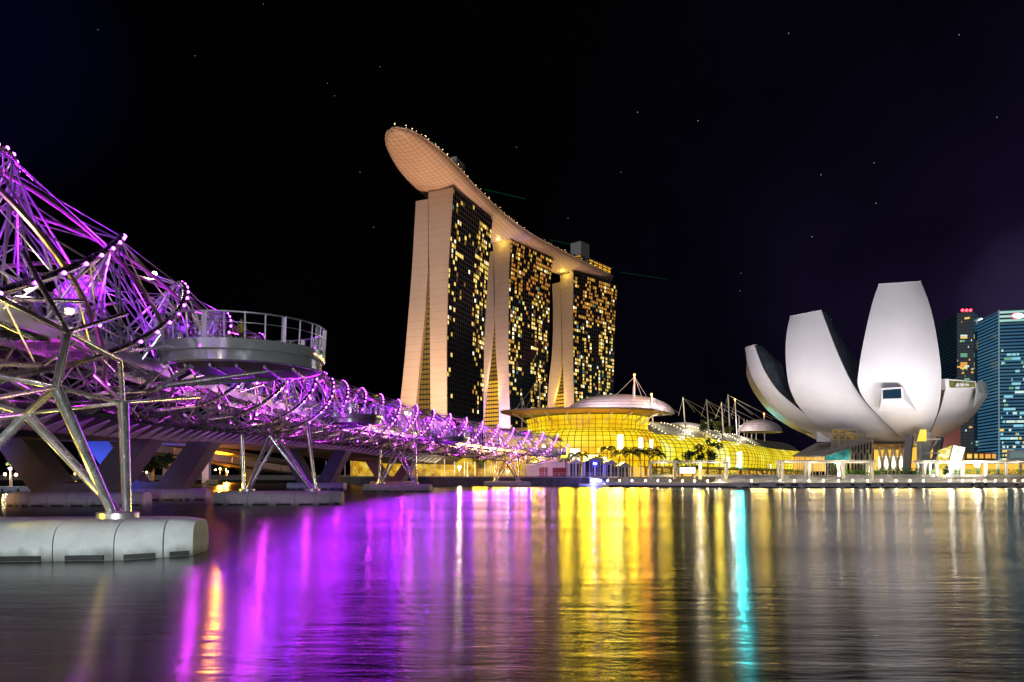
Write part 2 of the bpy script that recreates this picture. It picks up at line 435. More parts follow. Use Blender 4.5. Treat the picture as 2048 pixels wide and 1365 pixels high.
# heavier straight chords low on both sides and in the lower bowl
chords = []
for s_, ang in ((1, R(-28)), (-1, R(208)), (1, R(-64)), (-1, R(244))):
    for L in steps(2, LEND - 6, 5.2):
        chords.append((ring(L, ang, RO), ring(L + 5.2, ang + s_ * (R(-14) if int(L / 5.2) % 2 else R(14)), RO), .10))
for L in steps(3, LEND - 4, 5.2):
    for s_ in (1, -1):
        chords.append((ring(L, R(-90), RO), deckpt(L + 2.6, s_ * 3.1, -.4), .085))
        chords.append((ring(L + 2.6, R(-90) + s_ * R(52), RO), deckpt(L, s_ * 3.1, -.4), .085))
rods.sort(key=lambda r_: -(r_[2] / max(6, (r_[0].y + r_[1].y) / 2)) * (1 if r_[0].y > 17 else .05))
for a, c, r_ in rods[:100]: MB().tube([a, c], r_ * .85, 8).build("tie_rod", M['steel_thin'], HB, True)
b = MB()
for a, c, r_ in rods[100:]: b.tube([a, c], r_, 5, cap=False)
b.build("tie_rods", M['steel_thin'], HB, True, kind="stuff")
chords.sort(key=lambda r_: abs(r_[0].y - 28))
for a, c, r_ in chords[:80]: MB().tube([a, c], r_, 10).build("brace", M['steel'], HB, True)
b = MB()
for a, c, r_ in chords[80:]: b.tube([a, c], r_, 6, cap=False)
b.build("braces", M['steel'], HB, True, kind="stuff")
# LEDs along the outer strands
bulbs = []
for k in range(6):
    for L in steps(1.0, LEND - .5, 1.5):
        th = th_o(k, L) % (2 * math.pi)
        if R(0) < th < R(150) or th > R(335):
            p, t, nr = axis(L); d = nr * math.cos(th) + Vector((0, 0, math.sin(th))); bulbs.append(p + d * RO + (nr * .75 - t * .55 - Z * .15 + d * .5).normalized() * .20)
for L in steps(6, LEND - 2, 4.8):
    for k in range(5):
        th = th_i(k, L)
        if R(-75) < ((th + math.pi) % (2 * math.pi)) - math.pi < R(10): bulbs.append(ring(L, th, RI + .22))
bulbs.sort(key=lambda p: p.y if p.y > 24 else 300)
def bulb_r(p): return .06 + .00042 * p.y
for p in bulbs[:100]: MB().ball(p, bulb_r(p), 8, 6).build("led_light", M['bulb'], HB, True)
b = MB()
for p in bulbs[100:]: b.ball(p, bulb_r(p), 6, 4)
b.build("led_lights", M['bulb'], HB, True, kind="stuff")
VIO = (.36, .015, 1.0); MAG = (.80, .05, .95)
for i, L in enumerate(steps(4, LEND - 3, 8.6)):
    p, t, nr = axis(L)
    if p.y < 46:
        for u in (-2.6, 2.6): spot(p + nr * u + Vector((0, 0, DZ + .3)), p + nr * u * .4 + Vector((0, 0, 6)), 6500, VIO if u < 0 else (.52, .03, 1), 140, 1, .2)
    else: point(p + Vector((0, 0, 2.6)) + nr * .6, 1350 if p.y < 175 else 900, VIO if i % 3 else MAG, .35)
    if i % 2 == 0: point(p + Vector((0, 0, -3.2)) + nr * 2.2, 150 if p.y < 46 else 600, MAG, .25)
for (px, py, D) in ((517, 803, 84), (309, 548, 47), (812, 826, 150), (55, 577, 26), (1088, 893, 222)):
    c = P(px, py, D)
    MB().ball(c, .10 + D * .0012, 8, 6).build("deck_lamp", M['bulb_white'], HB, True)
    point(c + Vector((0, -.3, 0)), 120, (1, .85, .6), .2)

# violet spots added along the bay side to strengthen the streaks on the water
for i, L in enumerate(steps(L_of_D(47), L_of_D(205), 7.3)):
    q = deckpt(L, 5.8, -1.3); e_ = (900 if q.y < 130 else 800) * (1.0, .55, .85, .4, .7)[i % 5] * (q.y / 80) ** 1.1
    spot(q, (q.x * .25, 5, -9), e_, ((.34, .01, 1), (.50, .01, 1), (.38, .01, 1), (.26, .02, 1), (.56, .01, 1))[i % 5], 100, .7, 1.8)
# viewing pods
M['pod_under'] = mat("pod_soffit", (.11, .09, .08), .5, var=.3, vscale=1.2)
M['steel_band'] = mat("polished_band", (.66, .68, .70), .15, .68, rvar=.05, vscale=2.5)
def pod(L, off, r, a_len=1.0):
    c, t, nr = axis(L); c = c + nr * off; z0 = c.z + DZ + (.45 if L < 60 else 0)
    N = 40
    def ov(rr, z, n=N): return [Vector((c.x, c.y, z)) + nr * (rr * math.cos(2 * math.pi * i / n)) + t * (rr * a_len * math.sin(2 * math.pi * i / n)) for i in range(n)]
    pd = MB().loft([ov(r - .25, z0 - .25), ov(r - .25, z0 + .02)]).build("viewing_pod", M['deck'], HB)
    MB().loft([ov(r, z0 - .08), ov(r + .05, z0 - .02), ov(r + .05, z0 + .52), ov(r, z0 + .56), ov(r - .2, z0 + .56)], cap=False).build("upper_band", M['steel_band'], pd, True)
    MB().loft([ov(r - .3, z0 - .08), ov(r - .16, z0 - .1), ov(r - .18, z0 - .62), ov(r - .26, z0 - .68), ov(r - .55, z0 - .68)], cap=False).build("lower_band", M['steel_band'], pd, True)
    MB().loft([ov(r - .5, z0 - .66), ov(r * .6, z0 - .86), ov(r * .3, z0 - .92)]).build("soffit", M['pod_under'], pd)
    b = MB()
    for u in (-.5, -.2, .1, .4, .7):
        h = math.sqrt(max(0, 1 - u * u)) * r * a_len * .86
        q = Vector((c.x, c.y, z0 - .9)) + nr * (u * r); b.beam(q - t * h, q + t * h, .12, .16)
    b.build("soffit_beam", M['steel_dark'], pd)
    na, nb = 2, N - 1 + 0
    MB().loft([[p for p in ov(r - .06, z0 + .46)], [p for p in ov(r + .06, z0 + 1.95)]], cap=False).build("glass_screen", M['glass'], pd, True)
    b = MB(); rp = ov(r + .06, z0 + 1.98); b.tube(rp + [rp[0]], .055, 6); b.build("handrail", M['steel_thin'], pd, True)
    b = MB(); rp = ov(r + .01, z0 + 1.42); b.tube(rp + [rp[0]], .025, 5); b.build("mid_rail", M['steel_thin'], pd, True)
    lo, hi = ov(r - .08, z0 + .3, 28), ov(r + .05, z0 + 1.98, 28)
    for i in range(28):
        MB().beam(lo[i], hi[i], .26 if i % 4 == 0 else .07, .06).build("post", M['steel_thin'], pd)
    nd = ring(L - 1.5, R(-42), RO)
    for q in (c + nr * (r * .30) + t * (r * .55), c + nr * (r * .55) - t * (r * .35), c - nr * (r * .35) + t * (r * .3), c - nr * (r * .45) - t * (r * .6)):
        MB().tube([nd, Vector((q.x, q.y, z0 - .78))], .13, 10).build("pod_strut", M['steel'], pd, True)
    return c, z0
pods = [pod(L_of_D(41), 8.1, 4.8), pod(L_of_D(97), 6.0, 4.6), pod(L_of_D(158), 5.5, 4.6), pod(L_of_D(222), 4.8, 4.6)]

# piers standing in the bay
def pile_cap(parent, c, ux, length, width, mat_, panels, h=1.6, fend=True):
    uy = Vector((-ux.y, ux.x, 0)); hw = width / 2; hl = length / 2
    def wid(s):                     # half width along the length: tapered ends
        e = hl - abs(s); return hw * min(1.0, .42 + .58 * min(1, e / 2.4))
    prof = [(1, -1.2), (1, .55), (.985, .85), (.94, 1.12), (.86, 1.34), (.74, 1.5), (.6, 1.58), (0, h)]
    def sec(s, sh=0.0):
        w = wid(s) - sh; dz = -.12 * max(0, 1 - (hl - abs(s)) / 1.2) ** 2
        pts = [c + ux * s + uy * (w * f) + Vector((0, 0, z + (dz if z > .5 else 0) - (sh if z > .5 else 0))) for f, z in prof]
        return pts + [c + ux * s + uy * (-w * f) + Vector((0, 0, z + (dz if z > .5 else 0) - (sh if z > .5 else 0))) for f, z in prof[-2::-1]]
    cap = MB().loft([sec(-hl + .06, .05), sec(-hl + 2.4, .05), sec(hl - 2.4, .05), sec(hl - .06, .05)]).build("pile_cap", M['seam'], parent)
    ed = [-hl + length * x for x in panels]
    for a, b_ in zip(ed, ed[1:]):
        g = .022; mids = [a + g, (a + b_) / 2, b_ - g]
        if a < -hl + 2.4 < b_: mids.insert(1, -hl + 2.4)
        if a < hl - 2.4 < b_: mids.insert(-1, hl - 2.4)
        mids = sorted(set(mids))
        MB().loft([sec(s) for s in mids]).build("cap_panel", mat_, cap, True)
    if fend:
        for a, b_ in zip(ed, ed[1:]):
            for s_ in (-1, 1):
                m_ = (a + b_) / 2; q0 = a + (b_ - a) * .22; q1 = a + (b_ - a) * .84
                p0 = c + ux * q0 + uy * (s_ * (wid(q0) + .03)); p1 = c + ux * q1 + uy * (s_ * (wid(q1) + .03))
                MB().beam(p0 + Vector((0, 0, .13)), p1 + Vector((0, 0, .13)), .16, .20).build("fender", M['rubber'], cap)
    return cap
PANELS = [0, .12, .30, .48, .66, .82, .93, 1]
def bridge_pier(label, D, tops=None, offs=0.0):
    L = L_of_D(D); p, t, nr = axis(L); c = Vector((p.x, p.y, 0)) + nr * offs
    pr = thing("bridge_pier", label, "bridge pier", c, "piers of the footbridge")
    pile_cap(pr, c, nr, 14.6, 5.0, M['concrete'], PANELS)
    for s_ in (-1, 1):
        dpos = c + nr * (3.75 * s_)
        MB().lathe(dpos, [(.85, 1.5), (.85, 1.82), (.80, 1.86), (.01, 1.86)], 24).build("base_ring", M['steel_thin'], pr, True)
        if tops and s_ == 1: tp = tops
        else:
            tp = [ring(L - 1.7, R(-90), RO), ring(L + 1.9, R(-90), RO), ring(L, R(-90) + s_ * R(48), RO)]
        for i, q in enumerate(tp):
            foot = dpos + Vector((0, 0, 1.84)) + nr * (s_ * (.38 if i == 2 else -.12)) + t * ((-.3, .3, 0)[i])
            MB().tube([foot, foot.lerp(q, .5), q], .19, 12, .24).build("leg", M['steel'], pr, True)
    return pr, c
piers = [bridge_pier("nearest pale concrete bridge pier, cut by the left edge, with thick steel legs", 29.6, [P(112, 775, 27.6), P(53, 828, 30.2), P(246, 806, 31.3)], 1.75),
         bridge_pier("pale concrete bridge pier with six legs, second nearest, left of the orange streak", 80, None, .7),
         bridge_pier("pale bridge pier with splayed legs below the third viewing pod, patched light and dark", 142),
         bridge_pier("farthest bridge pier, small greenish cap in front of the stone seawall", 203)]
# heads that carry the nearest legs up into the helix
pr0, LN = piers[0][0], L_of_D(29.6)
T1_, T2_, T3_ = P(112, 775, 27.6), P(53, 828, 30.2), P(246, 806, 31.3)
N1 = P(135, 665, 26.2)
for a, c, r_ in ((T1_, T2_, .2), (T2_, ring(LN + .4, R(-96), RO), .2), (T1_, N1, .2), (T1_, ring(LN - 3, R(-62), RO), .14), (T3_, ring(LN + 2.5, R(-48), RO), .16), (T1_, T3_, .13), (T2_, T3_, .12),
                 (N1, ring(LN - 6, R(-5), RO), .13), (N1, ring(LN + 2, R(-10), RO), .13), (N1, deckpt(LN - 2, 3.1, 0), .1), (N1, P(240, 722, 30.5), .13), (P(240, 722, 30.5), T3_, .13), (P(240, 722, 30.5), deckpt(LN + 3, 3.1, -.2), .1),
                 (T3_, P(398, 795, 40), .14), (T2_, P(-40, 838, 26), .16), (N1, P(-40, 575, 22.5), .13), (T1_, P(-30, 800, 22), .13)):
    MB().tube([a, a.lerp(c, .5), c], r_ * .8, 12).build("head_brace", M['steel'], pr0, True)
MB().tube([piers[0][1] - axis(LN)[2] * 3.75 + Z * 1.84, T2_], .19, 12, .24).build("leg", M['steel'], pr0, True)
# warm uplights set in the pile caps
for (pr, c), e in zip(piers, (700, 1400, 1800, 1800)):
    p, t, nr = axis(L_of_D(c.y)); 
    spot(c + nr * -5.6 + Vector((0, 0, 1.9)), c + nr * 2 + Vector((0, 0, 8)), e, (1, .78, .12), 100)
spot(piers[0][1] + axis(L_of_D(29))[2] * .2 + Vector((0, -1.2, 1.9)), P(120, 720, 28), 900, (1, .80, .12), 95)
spot(piers[0][1] + axis(L_of_D(29))[2] * .6 + Vector((0, -2.2, 1.7)), P(190, 930, 29), 700, (1, .74, .05), 110)
spot(Vector((-8, 3, 3.2)), Vector((-18, 29, .6)), 24000, (.92, 1, 1), 40)  # cool white spot added near the camera to brighten the pier
spot(Vector((2, -6, 3.4)), pods[0][0] + Vector((2, -2, .2)) - Z * 2, 26000, (.86, .95, 1), 17, .5)  # narrow white spot added to brighten the pod's steel bands
# lamps on the near bank behind the photographer, mirrored in the polished steel
for i, (x, y) in enumerate(((-30, -6), (-20, -14), (-9, -18), (3, -16), (14, -14), (26, -18), (40, -10), (60, 0))):
    point((x, y, 5.2), 420, ((1, .95, .85), (.75, .9, 1), (1, .8, .5), (.8, .95, 1), (1, .5, .9), (.7, .85, 1), (1, .9, .7), (1, .7, .4))[i], .7)

# ================================================================== ROAD BRIDGE behind the footbridge
RB = [(-30, 4, 6.6), (-38, 40, 7.0), (-41.5, 77, 7.4), (-43.5, 115, 8.5), (-41, 165, 9.3), (-31.5, 205, 7.9), (-14, 246, 6.6), (8, 285, 5.6)]
rbp = smooth_pts([Vector(q) for q in RB], 60)
def rframe(i):
    t = (rbp[min(i + 1, 59)] - rbp[max(i - 1, 0)]); t.z = 0; t.normalize(); return t, Vector((t.y, -t.x, 0))
rb = thing("road_bridge", "low dark concrete road bridge with saw-tooth edge running behind the footbridge", "bridge", (-41, 90, 0))
Z = Vector((0, 0, 1))
def rsec(i, prof):
    t, nr = rframe(i); return [rbp[i] + nr * u + Z * z for u, z in prof]
MB().loft([rsec(i, [(-24, .3), (0, 0), (.05, .28), (2.6, 2.1), (2.6, 2.9), (-26.6, 2.9), (-26.6, 2.1)]) for i in range(60)]).build("deck", M['concrete_dark'], rb)
b = MB()
for i in range(59): b.beam(rbp[i] + rframe(i)[1] * 2.5 + Z * 3.0, rbp[i + 1] + rframe(i + 1)[1] * 2.5 + Z * 3.0, .2, .9)
b.build("parapet", M['concrete_dark'], rb)
M['rib'] = mat("pale_concrete_rib", (.74, .72, .74), .75, var=.25, vscale=2)
acc, nxt = 0.0, 22.0
for i in range(59):
    seg = (rbp[i + 1] - rbp[i]).length
    while acc + seg > nxt and nxt < 225:
        f_ = (nxt - acc) / seg; p = rbp[i].lerp(rbp[i + 1], f_); t, nr = rframe(i)
        a = p + nr * .12 + Z * .12; w = 2.3
        MB().add([a - t * w, a + t * .15, a + nr * 1.9 + Z * 1.35 + t * .1, a - Z * .1 - t * w - nr * .4, a - Z * .1 + t * .15 - nr * .4, a + nr * 1.75 + Z * 1.5 + t * .1],
                 [(0, 1, 2), (3, 5, 4), (0, 3, 4, 1), (1, 4, 5, 2), (2, 5, 3, 0)]).build("edge_rib", M['rib'], rb)
        nxt += 2.9
    acc += seg
def road_pier(label, D, back=0.0, deckz=7.4, length=14.6, xr=None):
    i = min(range(60), key=lambda k: abs(rbp[k].y - D)); t, nr = rframe(i)
    c = Vector((rbp[i].x, rbp[i].y, 0)) - nr * (7.2 + back)
    pr = thing("road_bridge_pier", label, "bridge pier", c, "V-shaped piers of the road bridge")
    pile_cap(pr, c, nr, length, 5.5, M['concrete'], [0, .1, .22, .36, .5, .64, .78, .9, 1])
    th = 1.7
    for s_ in (-1, 1):
        b = MB(); zb, zt = 1.5, deckz + .1
        q = [c + nr * (s_ * .6), c + nr * (s_ * 4.2), c + nr * (s_ * 8.4), c + nr * (s_ * 5.2)]
        vs = []
        for d in (-th, th):
            vs += [q[0] + t * d + Z * zb, q[1] + t * d + Z * zb, q[2] + t * d * 1.1 + Z * zt, q[3] + t * d * 1.1 + Z * zt]
        b.add(vs, [(0, 1, 2, 3), (7, 6, 5, 4), (0, 4, 5, 1), (1, 5, 6, 2), (2, 6, 7, 3), (3, 7, 4, 0)])
        b.build("pier_arm", M['concrete_dark'], pr)
    b = MB(); vs = []
    for d in (-th * .98, th * .98):
        vs += [c - nr * 3.4 + t * d + Z * 1.52, c + nr * 3.4 + t * d + Z * 1.52, c + nr * 4.1 + t * d + Z * 3.0, c + nr * 0 + t * d + Z * 2.5, c - nr * 4.1 + t * d + Z * 3.0]
    b.add(vs, [(0, 1, 2, 3, 4), (9, 8, 7, 6, 5)] + [(k, (k + 1) % 5, (k + 1) % 5 + 5, k + 5) for k in range(5)])
    b.build("pier_stem", M['concrete_dark'], pr)
    return c
rp = [road_pier("dark V-shaped concrete pier with orange lit face behind the nearest steel legs", 79, 0, 7.4),
      road_pier("dark V-shaped concrete pier with its wide cap, left of the orange streak", 93, -.6, 7.9),
      road_pier("dark V-shaped concrete pier between the second and third footbridge piers", 166, 0, 9.3),
      road_pier("reddish V-shaped concrete pier on a pink lit cap near the seawall", 209, .4, 7.6)]
spot((-62, 70, 2.2), (-54, 80, 4), 1400, (1, .42, .06), 90)
spot((-62, 74, .8), (-56, 79, 1), 500, (1, .42, .06), 90)
spot((-50, 196, 2.5), (-38, 207, 4), 3000, (1, .22, .28), 100)
spot((-57, 86.5, 2.4), (-55, 93, 5.5), 9000, (.05, .12, 1), 100)
spot((-62, 64, 2.4), (-66, 78, 7.2), 14000, (.04, .10, 1), 110)
spot((-55, 112, 2.0), (-58, 120, 9), 16000, (.05, .12, 1), 120)

# far low viaduct beyond the road bridge
fv = thing("viaduct", "far pinkish panelled viaduct seen under the dark road bridge with orange lit underside", "bridge", P(400, 950, 265))
fa = [P(200, 889, 235), P(290, 899, 245), P(400, 915, 262), P(520, 935, 285), P(600, 946, 300)]
M['panel'] = mat("viaduct_panel", (.62, .50, .47), .7, var=.15, vscale=.5)
for a, c in zip(fa, fa[1:]):
    for k in range(2):
        p0, p1 = a.lerp(c, k * .5 + .012), a.lerp(c, k * .5 + .488)
        MB().beam(p0 + Z * 1.0, p1 + Z * 1.0, .6, 2.5).build("panel", M['panel'], fv)
b = MB()
for a, c in zip(fa, fa[1:]):
    b.beam(a - Z * .5 + Vector((-3, 4, 0)), c - Z * .5 + Vector((-3, 4, 0)), 9, 1.1)
    b.beam(a + Z * 4.2 + Vector((-6, 14, 0)), c + Z * 4.2 + Vector((-6, 14, 0)), 9, 1.6)
b.build("deck", M['concrete_dark'], fv)
for px, D in ((335, 256), (413, 262), (300, 300), (500, 290)):
    q = G(px, D, 0)
    MB().box(q + Z * 4.6, (2.6, 2.2, 8.4)).build("column", M['panel'], fv)
fcap = thing("pile_cap", "small ochre concrete block in the water below the blue lit column", "pile cap", G(428, 236, 0))
MB().loft([[G(428, 236, z) + Vector((x * s_, y * s_, 0)) for x, y in ((-2.2, -1.8), (2, -1.8), (2.4, -1.2), (2.4, 1.8), (-2.2, 1.8))] for z, s_ in ((-.6, 1), (1.3, 1), (1.75, .82))]).build("block", mat("ochre_concrete", (.46, .36, .18), .8, var=.2), fcap)
MB().box(G(428, 236, .12) + Vector((0, -1.9, 0)), (3.2, .2, .24)).build("fender", M['rubber'], fcap)
spot(G(417, 250, 2.6), G(413, 262, 6), 2600, (.05, .22, 1), 60)
spot(G(395, 247, 1.6), G(420, 262, 11), 6000, (.9, .45, .1), 100)
for px, py, D, wt in ((440, 938, 300, 9000), (455, 944, 330, 4000), (150, 948, 380, 2600)):
    c = P(px, py, D)
    lm = thing("street_lamp", {440: "amber street lamp under the far viaduct above the orange streak", 455: "second amber street lamp under the far viaduct, lower and right", 150: "dim amber lamp low on the dark far bank behind steel legs"}[px], "street lamp", Vector((c.x, c.y, 2.95)))
    MB().tube([Vector((c.x, c.y, 2.9)), c], .09, 6).build("pole", M['grey'], lm); MB().ball(c, .42).build("lamp_globe", M['bulb_amber'], lm)
    point(c - Vector((0, .6, 0)), wt, (1, .40, .04), .3)
c = P(20, 938, 150)
lm = thing("street_lamp", "bright white lamp low at the left edge in front of a green tree", "street lamp", Vector((c.x, c.y, 0)))
MB().tube([Vector((c.x, c.y, -.2)), c], .08, 6).build("pole", M['grey'], lm); MB().ball(c, .3).build("lamp_globe", M['bulb_white'], lm)
point(c - Vector((0, .5, 0)), 3500, (1, .85, .7), .25)
spot(P(441, 930, 296), (-20, 10, -8), 600000, (1, .26, .004), 60, .6, 1.0)  # amber spots added by the street lamps for the streak on the water
spot(P(452, 938, 296), (-20, 10, -8), 200000, (1, .30, .01), 60, .6, .8)
# floating barrier at the far left
fb = thing("pontoon", "long low grey floating pontoon with dark posts at the far left", "pontoon", G(30, 132, 0))
MB().hexa([G(-60, 131, -.3), G(74, 133, -.3), G(74, 138, -.3), G(-60, 136, -.3), G(-60, 131, 1.2), G(74, 133, 1.2), G(74, 138, 1.2), G(-60, 136, 1.2)]).build("float", M['concrete'], fb)
for px in (4, 36, 68): MB().beam(G(px, 130.7, -.2), G(px, 130.9, .8), .3, .3).build("post", M['dark'], fb)

# ================================================================== foliage
LEAFC = {}
def leaf_mat(name, col):
    if name not in LEAFC: LEAFC[name] = mat(name, col, .6, var=.55, vscale=.7)
    return LEAFC[name]
def tree_mesh(h, cr, n, seed, leaf, trunk_r=.18, flat=.75, base=.35):
    rnd = random.Random(seed)
    tb = MB(); tb.tube([(0, 0, -.2), (rnd.uniform(-.1, .1), 0, h * .3), (rnd.uniform(-.3, .3), rnd.uniform(-.2, .2), h * .62)], trunk_r, 7, trunk_r * .5)
    cl = []
    for i in range(11):
        a = rnd.uniform(0, 6.28); rr = cr * rnd.uniform(.15, .85); z = h * rnd.uniform(base + .1, .95)
        sh = 1 - abs((z / h - .62) / .5) * .5
        q = Vector((rr * math.cos(a) * sh, rr * math.sin(a) * sh, z)); cl.append((q, cr * rnd.uniform(.22, .42)))
        tb.tube([(0, 0, h * rnd.uniform(.25, .5)), q * .6 + Vector((0, 0, h * .15)), q], trunk_r * .35, 5, trunk_r * .1)
    lb = MB()
    for i in range(n):
        q, r_ = rnd.choice(cl); d = Vector((rnd.gauss(0, 1), rnd.gauss(0, 1), rnd.gauss(0, flat))).normalized() * r_ * rnd.uniform(.3, 1.1)
        s_ = leaf * rnd.uniform(.6, 1.5); p = q + d
        x = Vector((rnd.gauss(0, 1), rnd.gauss(0, 1), rnd.gauss(0, .6))).normalized(); y = x.cross(Vector((rnd.gauss(0, 1), rnd.gauss(0, 1), rnd.gauss(0, 1)))).normalized()
        lb.poly(p - x * s_, p + y * s_ * .5, p + x * s_, p - y * s_ * .5)
    return tb, lb
M['bark'] = mat("bark", (.13, .09, .06), .9, var=.3, vscale=3)
def tree(label, loc, h, cr, n, seed, leaf, green, group, trunk_r=.18, base=.35, name="tree"):
    t = thing(name, label, "tree", loc, group); tb, lb = tree_mesh(h, cr, n, seed, leaf, trunk_r, base=base)
    for m_, nm, mm_ in ((tb, "trunk", M['bark']), (lb, "crown", green)):
        m_.v = [v + Vector(loc) for v in m_.v]; m_.build(nm, mm_, t, nm == "trunk")
    return t
GRN = leaf_mat("green_leaves", (.05, .11, .025)); DGRN = leaf_mat("dark_leaves", (.028, .05, .018)); YGRN = leaf_mat("yellow_green_leaves", (.10, .13, .02))
tree("small bright green tree above the white lamp at the left edge", G(24, 152, .6), 9.5, 2.0, 900, 1, .35, GRN, "trees on the far left bank", base=.5)
lb_ = [(335, 250, 10, 4.2), (375, 268, 8, 3.6), (300, 270, 9, 4), (452, 330, 12, 5.5), (480, 320, 11, 5), (250, 330, 12, 6), (180, 340, 12, 6), (120, 345, 13, 6.5), (60, 345, 12, 6), (400, 350, 10, 5), (520, 300, 9, 4)]
names_ = ["rounded dark tree under the viaduct left of the blue column", "small dark tree directly left of the blue column", "dark tree between the slanting concrete arms", "dark tree right of the amber streak under the road bridge", "dark tree behind the second footbridge pier legs", "wide dark tree on the bank behind the steel legs", "dark tree on the far bank left of the steel legs", "tall dark tree on the far bank behind the orange lit pier", "dark tree far left on the bank behind the pontoon", "dark tree behind the blue lit column", "low dark tree right of the second footbridge pier"]
for i, (px, D, h, cr) in enumerate(lb_):
    tree(names_[i], G(px, D, 2.6 if D > 245 else 0.2), h, cr, 700, 20 + i, .55, DGRN, "trees on the far left bank", base=.2)
bank = [(285, 944, 243), (293, 945, 243), (431, 940, 320), (452, 940, 318), (371, 935, 262), (10, 949, 148), (32, 950, 148)]
bn = ["tiny yellow path lamp under the dark tree left of the blue column", "second tiny yellow path lamp right beside the first under the dark tree", "tiny white lamp right of the blue column far under the bridge", "tiny pale lamp among dark trees behind the second pier", "tiny yellow lamp in the bush left of the blue column", "small yellow lamp left of the white lamp at the left edge", "small white lamp right of the starry lamp at the left edge"]
for (px, py, D), lab in zip(bank, bn):
    c = P(px, py, D); t = thing("path_lamp", lab, "lamp", Vector((c.x, c.y, c.z - 1.2)), "small lamps on the far left bank")
    MB().tube([c - Z * 1.2, c], .06, 5).build("post", M['dark'], t); MB().ball(c, .32).build("lamp_head", M['bulb_amber'] if D != 320 else M['bulb_white'], t)
    point(c - Vector((0, .6, -.3)), 500, (1, .75, .25), .2)

# ================================================================== HOTEL TOWERS
FLOOR = 3.5
M['cladding'] = seamed("stone_cladding", (.60, .50, .44), (.42, .34, .29), [((0, 0, 1), 5.25, .12)], .75, var=.10, vscale=.05)
M['curtain'] = mat("dark_curtain_glass", (.012, .014, .018), .12, 0, rvar=.05, vscale=.1, spec=.6)
M['mullion'] = mat("mullion_grid", (.20, .20, .22), .5)
WIN = [mat("lit_window_warm", (.3, .25, .1), .5, emit=(1, .70, .18), estr=1.15), mat("lit_window_yellow", (.3, .25, .1), .5, emit=(.88, .58, .06), estr=.75),
       mat("lit_window_amber", (.3, .2, .1), .5, emit=(.85, .36, .04), estr=.6), mat("lit_window_pale", (.3, .3, .25), .5, emit=(1, .93, .65), estr=1.4), mat("teal_reflection_pane", (.1, .2, .2), .5, emit=(.10, .50, .55), estr=.35), mat("dim_window", (.2, .15, .1), .5, emit=(.7, .38, .06), estr=.28), mat("faint_window", (.2, .15, .1), .5, emit=(.45, .32, .12), estr=.16)]  # teal panes imitate the light show's reflection in the glass
def atrium_mat(name, strength):
    m = lit_interior(name, [(.30, (.05, .02, .002)), (.45, (.45, .20, .01)), (.55, (.95, .50, .03)), (.75, (1, .75, .12))], strength, (.55, .55, .29), 2, cells=(1, 1, 1))
    n, l = m.node_tree.nodes, m.node_tree.links; b = n["Principled BSDF"]
    mask = seam_mask(m, [((0, 0, 1), 3.5, .55), ((.92, -.39, 0), 2.4, .22)])
    s_ = n.new("ShaderNodeMath"); s_.operation = 'SUBTRACT'; s_.inputs[0].default_value = 1; l.new(mask, s_.inputs[1])
    k = n.new("ShaderNodeMath"); k.operation = 'MULTIPLY'; k.inputs[1].default_value = strength; l.new(s_.outputs[0], k.inputs[0]); l.new(k.outputs[0], b.inputs["Emission Strength"])
    return m
M['atrium'] = atrium_mat("lit_atrium_glass", 1.3); M['atrium_dim'] = atrium_mat("dim_atrium_glass", .32)
def plane_pt(E, u, px, py):
    dx = (px - 1024) / F; D = (E.x * u.x + E.y * u.y) / (dx * u.x + u.y); return P(px, py, D)
ZT = 198.5
ZG = 3.0
def prof_z(pts, zs):
    tab = sorted([(p.z, p) for p in pts], key=lambda q: q[0]); out = []
    for z in zs:
        if z <= tab[0][0]: a, c = tab[0], tab[1]
        elif z >= tab[-1][0]: a, c = tab[-2], tab[-1]
        else:
            k = next(i for i in range(len(tab) - 1) if tab[i][0] <= z <= tab[i + 1][0]); a, c = tab[k], tab[k + 1]
        p = a[1].lerp(c[1], (z - a[0]) / (c[0] - a[0])); p.z = z; out.append(p)
    return out
HT = []
